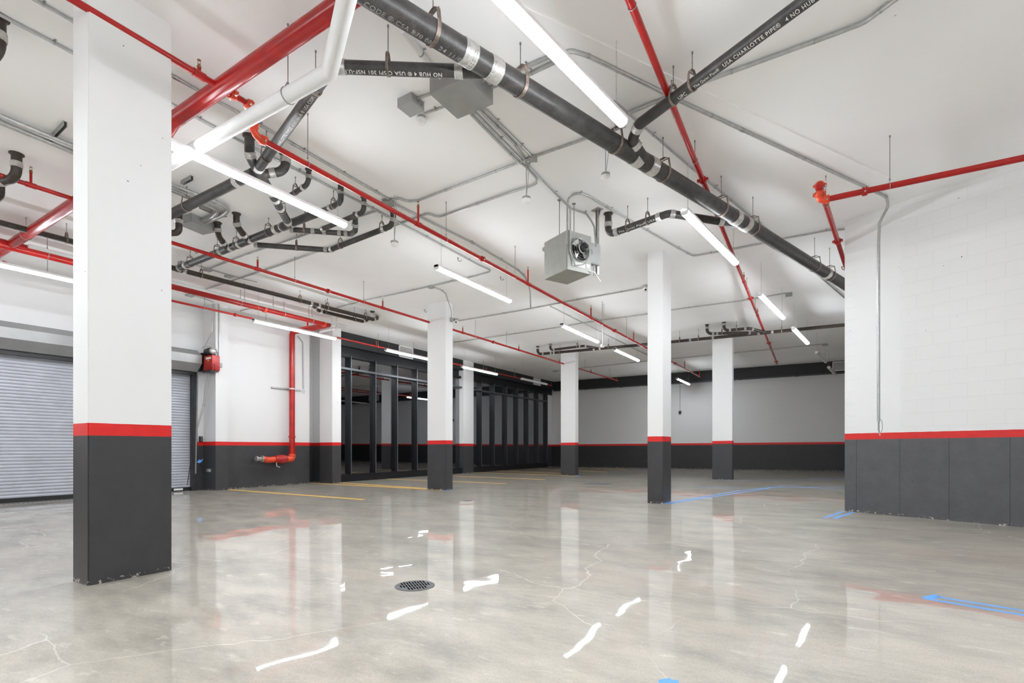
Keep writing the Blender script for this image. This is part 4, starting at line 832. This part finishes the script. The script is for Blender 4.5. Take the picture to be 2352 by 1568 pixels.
bm = bmesh.new(); lathe(bm, Z0, Vector((0, 0, -1)), [(0, .05), (.035, .05)], 18); mesh_obj('back_box', bm, M['box'], r); bm = bmesh.new(); lathe(bm, Vector((0, 0, -.035)), Vector((0, 0, -1)), [(0, .066), (.02, .066), (.022, .058), (.035, .055), (.037, .045), (.055, .04), (.06, .01)], 22); mesh_obj('head', bm, M['plas'], r, smooth=True)
def dome(label, p, dn=None):
    r = root('security_camera', label, 'security camera'); r.location = p
    bm = bmesh.new(); lathe(bm, Vector((0, 0, .0)), Vector((0, 0, 1)), [(0, .07), (.06, .07), (.07, .05)], 18); mesh_obj('base', bm, M['galv'], r, smooth=True)
    bm = bmesh.new(); lathe(bm, Z0, Vector((0, 0, -1)), [(0, .066), (.03, .064), (.06, .045), (.075, .01)], 18); mesh_obj('dome', bm, M['plas'], r, smooth=True)
    f_ = Vector((0, 0, CAM))-Vector(p); f_.z = -abs(f_.length)*.6; f_.normalize(); bm = bmesh.new(); c = f_*.055+Vector((0, 0, -.008)); lathe(bm, c, f_, [(0, .022), (.01, .022), (.012, .014)], 12); mesh_obj('eye', bm, M['blacks'], r, smooth=True)
p = Wx(1483, 662, -3.1); dome('white dome camera on the left side of the column beside the heater', p)
p = Wx(1047.5, 737, -8.51); dome('white dome camera on the right side of the second column', p)
p = Wx(1037.5, 733, -8.56); o = box('junction_box', (p.x-.03, p.y-.04, p.z-.07), (p.x+.03, p.y+.04, p.z+.05), M['box'], None, bev=.01); tag(o, 'slim grey conduit box high on the right face of the second column', 'electrical box')
# loose ceiling brackets seen between pipes
for px, py, lb in ((1052, 592, 'small beam clamp left on the ceiling above the first middle light'), (1150, 636, 'small beam clamp left on the ceiling above the right end of the first middle light'), (975, 711, 'small hook left on the ceiling beside the second column'), (447, 573, 'tiny clamp left on the ceiling above the thin red pipe, near the corner junction'), (1934, 612, 'small brass sprinkler head peeping past the right wall corner')):
    p = W(px, py, DC); r = root('ceiling_clip' if px < 1900 else 'brass_sprinkler', lb, 'bracket' if px < 1900 else 'sprinkler'); r.location = (p.x, p.y, CEIL)
    bm = bmesh.new(); add_tube(bm, fillet([Vector((0, 0, 0)), Vector((0, 0, -.05)), Vector((.04, .02, -.08)), Vector((.07, .03, -.04))], .02), .009, 6); mesh_obj('hook', bm, M['galv'] if px < 1900 else M['brass'], r)
    bm = bmesh.new(); lathe(bm, Z0, Vector((0, 0, -1)), [(0, .02), (.01, .02), (.012, .012)], 10); mesh_obj('base', bm, M['rod'], r)
# pull cord on the far wall, lone rods
r = root('pull_cord', 'thin cord with a small handle hanging on the far wall between two columns', 'cord'); a = W(1563, 800, DC); q = Wy(1562, 943, YF-.04)
bm = bmesh.new(); add_tube(bm, [Vector((q.x, YF-.03, 4.42)), Vector((q.x, YF-.03, q.z))], .008, 6); mesh_obj('cord', bm, M['rod'], r); bm = bmesh.new(); lathe(bm, Vector((q.x, YF-.05, q.z)), Vector((0, 0, -1)), [(0, .02), (.03, .07), (.12, .07), (.16, .03)], 10); mesh_obj('handle', bm, M['steel'], r)
# ---------------------------------------------------------------- grilles on the bulkheads
def grille(label, c, wd, ht, ax, out):
    r = root('vent_grille', label, 'vent'); t = 0.03
    def bb(u0, u1, z0, z1, d0, d1):
        bm = bmesh.new(); lo = c+ax*u0+out*d0+Vector((0, 0, z0)); hi = c+ax*u1+out*d1+Vector((0, 0, z1))
        add_box(bm, [min(a, b) for a, b in zip(lo, hi)], [max(a, b) for a, b in zip(lo, hi)]); return bm
    for q in ((-wd/2, wd/2, -ht/2, -ht/2+t), (-wd/2, wd/2, ht/2-t, ht/2), (-wd/2, -wd/2+t, -ht/2, ht/2), (wd/2-t, wd/2, -ht/2, ht/2)): mesh_obj('frame', bb(*q, 0, .03), M['white'], r)
    mesh_obj('backing', bb(-wd/2+.01, wd/2-.01, -ht/2+.01, ht/2-.01, .002, .006), M['hood'], r)
    bm = bmesh.new(); n = int(wd/.045)
    for i in range(1, n):
        u = -wd/2+wd*i/n; lo = c+ax*(u-.004)+out*.008+Vector((0, 0, -ht/2+t)); hi = c+ax*(u+.004)+out*.024+Vector((0, 0, ht/2-t)); add_box(bm, [min(a, b) for a, b in zip(lo, hi)], [max(a, b) for a, b in zip(lo, hi)])
    o = mesh_obj('louvres', bm, M['white'], r)
YA, XA = Vector((0, 1, 0)), Vector((1, 0, 0))
a, b = Wx(917, 783, -13.72), Wx(949, 810, -13.72); grille('white square grille on the black bulkhead over the nearer dark windows', Vector((-13.75, (a.y+b.y)/2, 4.75)), b.y-a.y, .44, YA, XA)
a, b = Wx(1226, 857, -13.72), Wx(1242, 872, -13.72); grille('white square grille on the black bulkhead over the farther dark windows', Vector((-13.75, (a.y+b.y)/2, 4.76)), b.y-a.y, .4, YA, XA)
a, b = Wy(1912, 820, YF-.22), Wy(1975, 840, YF-.22); grille('white framed grille on the black bulkhead at far right', Vector(((a.x+b.x)/2, YF-.22, 4.74)), b.x-a.x, .42, XA, -YA)
# ---------------------------------------------------------------- floor drains, parking lines, tape
def floor_piece(name, loop, mat, label, cat, group, h=.0022, par=None):
    bm = bmesh.new(); lp = [Vector((p.x, p.y, fz(p.x)-.001)) for p in loop]; prism(bm, lp, Vector((0, 0, h+.001))); o = mesh_obj(name, bm, mat, par); 
    if label: tag(o, label, cat, group)
    return o
def strip(name, a, b, wd, mat, label, cat, group, e=Vector((0, 0, 0)), h=.0022, par=None):
    d = (b-a); d.z = 0; d.normalize(); s = Vector((-d.y, d.x, 0))*wd/2; return floor_piece(name, [a-s, b-s, b+s, a+s], mat, label, cat, group, h, par)
GY = 'yellow parking lines'
for x0, y0, x1, y1, lb in ((524, 1124, 836, 1147, 'yellow parking line nearest the roll-up door, starting under the red riser'), (708, 1108.5, 1018, 1125, 'yellow parking line ending at the foot of the second column, nearer of two'),
    (783, 1108.5, 981, 1121.5, 'yellow parking line running behind the second column, just past the first pier'), (889, 1099.5, 1162, 1110.3, 'yellow parking line passing behind the second column, ending in the open floor'),
    (1030, 1092.5, 1251, 1101, 'yellow parking line starting at the pier between the windows'), (1088, 1084.8, 1321, 1092.6, 'yellow parking line ending at the foot of the far left column'),
    (1133, 1080.5, 1310, 1087.5, 'yellow parking line passing just behind the far left column'), (1236, 1077, 1395, 1083.6, 'far yellow parking line right of the far left column'), (1320, 1074.5, 1442, 1078, 'farthest yellow parking line near the black far wall')):
    strip('parking_line', G(x0, y0), G(x1, y1), .125, M['yellow'], lb, 'parking line', GY)
def grate(label, px, py, R_, solid=False):
    c = G(px, py); r = root('floor_drain' if not solid else 'floor_cover', label, 'drain'); r.location = (c.x, c.y, fz(c.x)); r.rotation_euler = (0, -.0057, 0)
    bm = bmesh.new(); lathe(bm, Z0, Vector((0, 0, 1)), [(-.01, R_), (.004, R_), (.005, R_*.97), (.005, R_*.9), (.0035, R_*.89)], 40); mesh_obj('rim', bm, M['drain'], r, smooth=True)
    if solid:
        bm = bmesh.new(); lathe(bm, Z0, Vector((0, 0, 1)), [(0, R_*.88), (.006, R_*.88)], 40); mesh_obj('lid', bm, M['drain'], r); return
    bm = bmesh.new(); lathe(bm, Z0, Vector((0, 0, 1)), [(-.006, R_*.86), (.0045, R_*.86)], 40); mesh_obj('grate', bm, M['drain'], r)
    bm = bmesh.new(); k = .015
    for i in range(-5, 6):
        for j in (-1, 0, 1):
            x = i*R_*.14; y = j*R_*.52+(R_*.04 if i % 2 else -R_*.04)
            if math.hypot(abs(x)+R_*.03, abs(y)+R_*.12) < R_*.86: add_box(bm, (x-R_*.036, y-R_*.22, .004), (x+R_*.036, y+R_*.22, .0056))
    bm.transform(Matrix.Rotation(.95, 4, 'Z')); mesh_obj('slots', bm, M['void'], r)
grate('round cast iron floor drain with slotted grate, in the foreground', 953, 1345, .158)
grate('wide round dark manhole cover between the far columns', 1373, 1110.5, .44, True); grate('small round cleanout cover on the floor in the middle distance', 1073, 1149.5, .1, True)
GT = 'blue masking tape on the floor'
def tp(label, segs, wd=.05):
    r = root('tape_marking', label, 'tape', GT)
    for k, (x0, y0, x1, y1) in enumerate(segs): strip('tape_strip', G(x0, y0), G(x1, y1), wd, M['tape'], None, None, None, h=.0006+.0003*(k % 3), par=r)
tp('blue tape rectangle on the floor at the right edge', [(2138, 1368, 2420, 1413), (2120, 1373, 2420, 1424), (2122, 1374, 2150, 1366), (2128, 1376, 2158, 1368)], .04)
tp('blue tape strips at the foot of the right wall corner', [(1893, 1189, 1937, 1174), (1916, 1191, 1962, 1175), (1905, 1186, 1935, 1186)], .05)
tp('long blue tape lines running from the heater column towards the right wall', [(1525, 1156, 1700, 1126), (1532, 1157, 1770, 1120), (1700, 1126, 1800, 1116), (1770, 1120, 1938, 1117), (1800, 1115, 1938, 1125)], .06)
tp('faint blue tape line across the floor, farther right of the heater column', [(1604, 1119, 1700, 1120), (1640, 1103, 1938, 1101), (1860, 1098, 1938, 1097)], .06)
tp('blue tape patch at the foot of the second column', [(1021, 1126, 1039, 1123.5)], .1); tp('blue tape patch at the foot of the far left column', [(1321, 1093, 1329, 1091.5)], .14)
tp('blue tape scrap cut off by the bottom edge of the picture', [(1515, 1568, 1560, 1566), (1520, 1566, 1545, 1562)], .05)
# ---------------------------------------------------------------- right wall details
q = WZ(2018, 975, 7.93); r = root('wire_pigtail', 'loose wire loop hanging from the conduit end on the right wall', 'wire')
bm = bmesh.new(); add_tube(bm, [q+Vector((0, 0, .07))]+[q+RD*(.03+.025*math.sin(t))+Vector((0, 0, -.02+.1*math.cos(t)))-RN*.01 for t in [i*math.pi/8 for i in range(15)]], .0035, 6); mesh_obj('wire', bm, M['rod'], r)
bm = bmesh.new(); add_tube(bm, [q+Vector((0, 0, .05)), q+Vector((0, 0, -.09))], .012, 8); add_tube(bm, [q+Vector((0, 0, -.09)), q+RD*.02+Vector((0, 0, -.17))], .008, 8); mesh_obj('connector', bm, M['galv'], r)
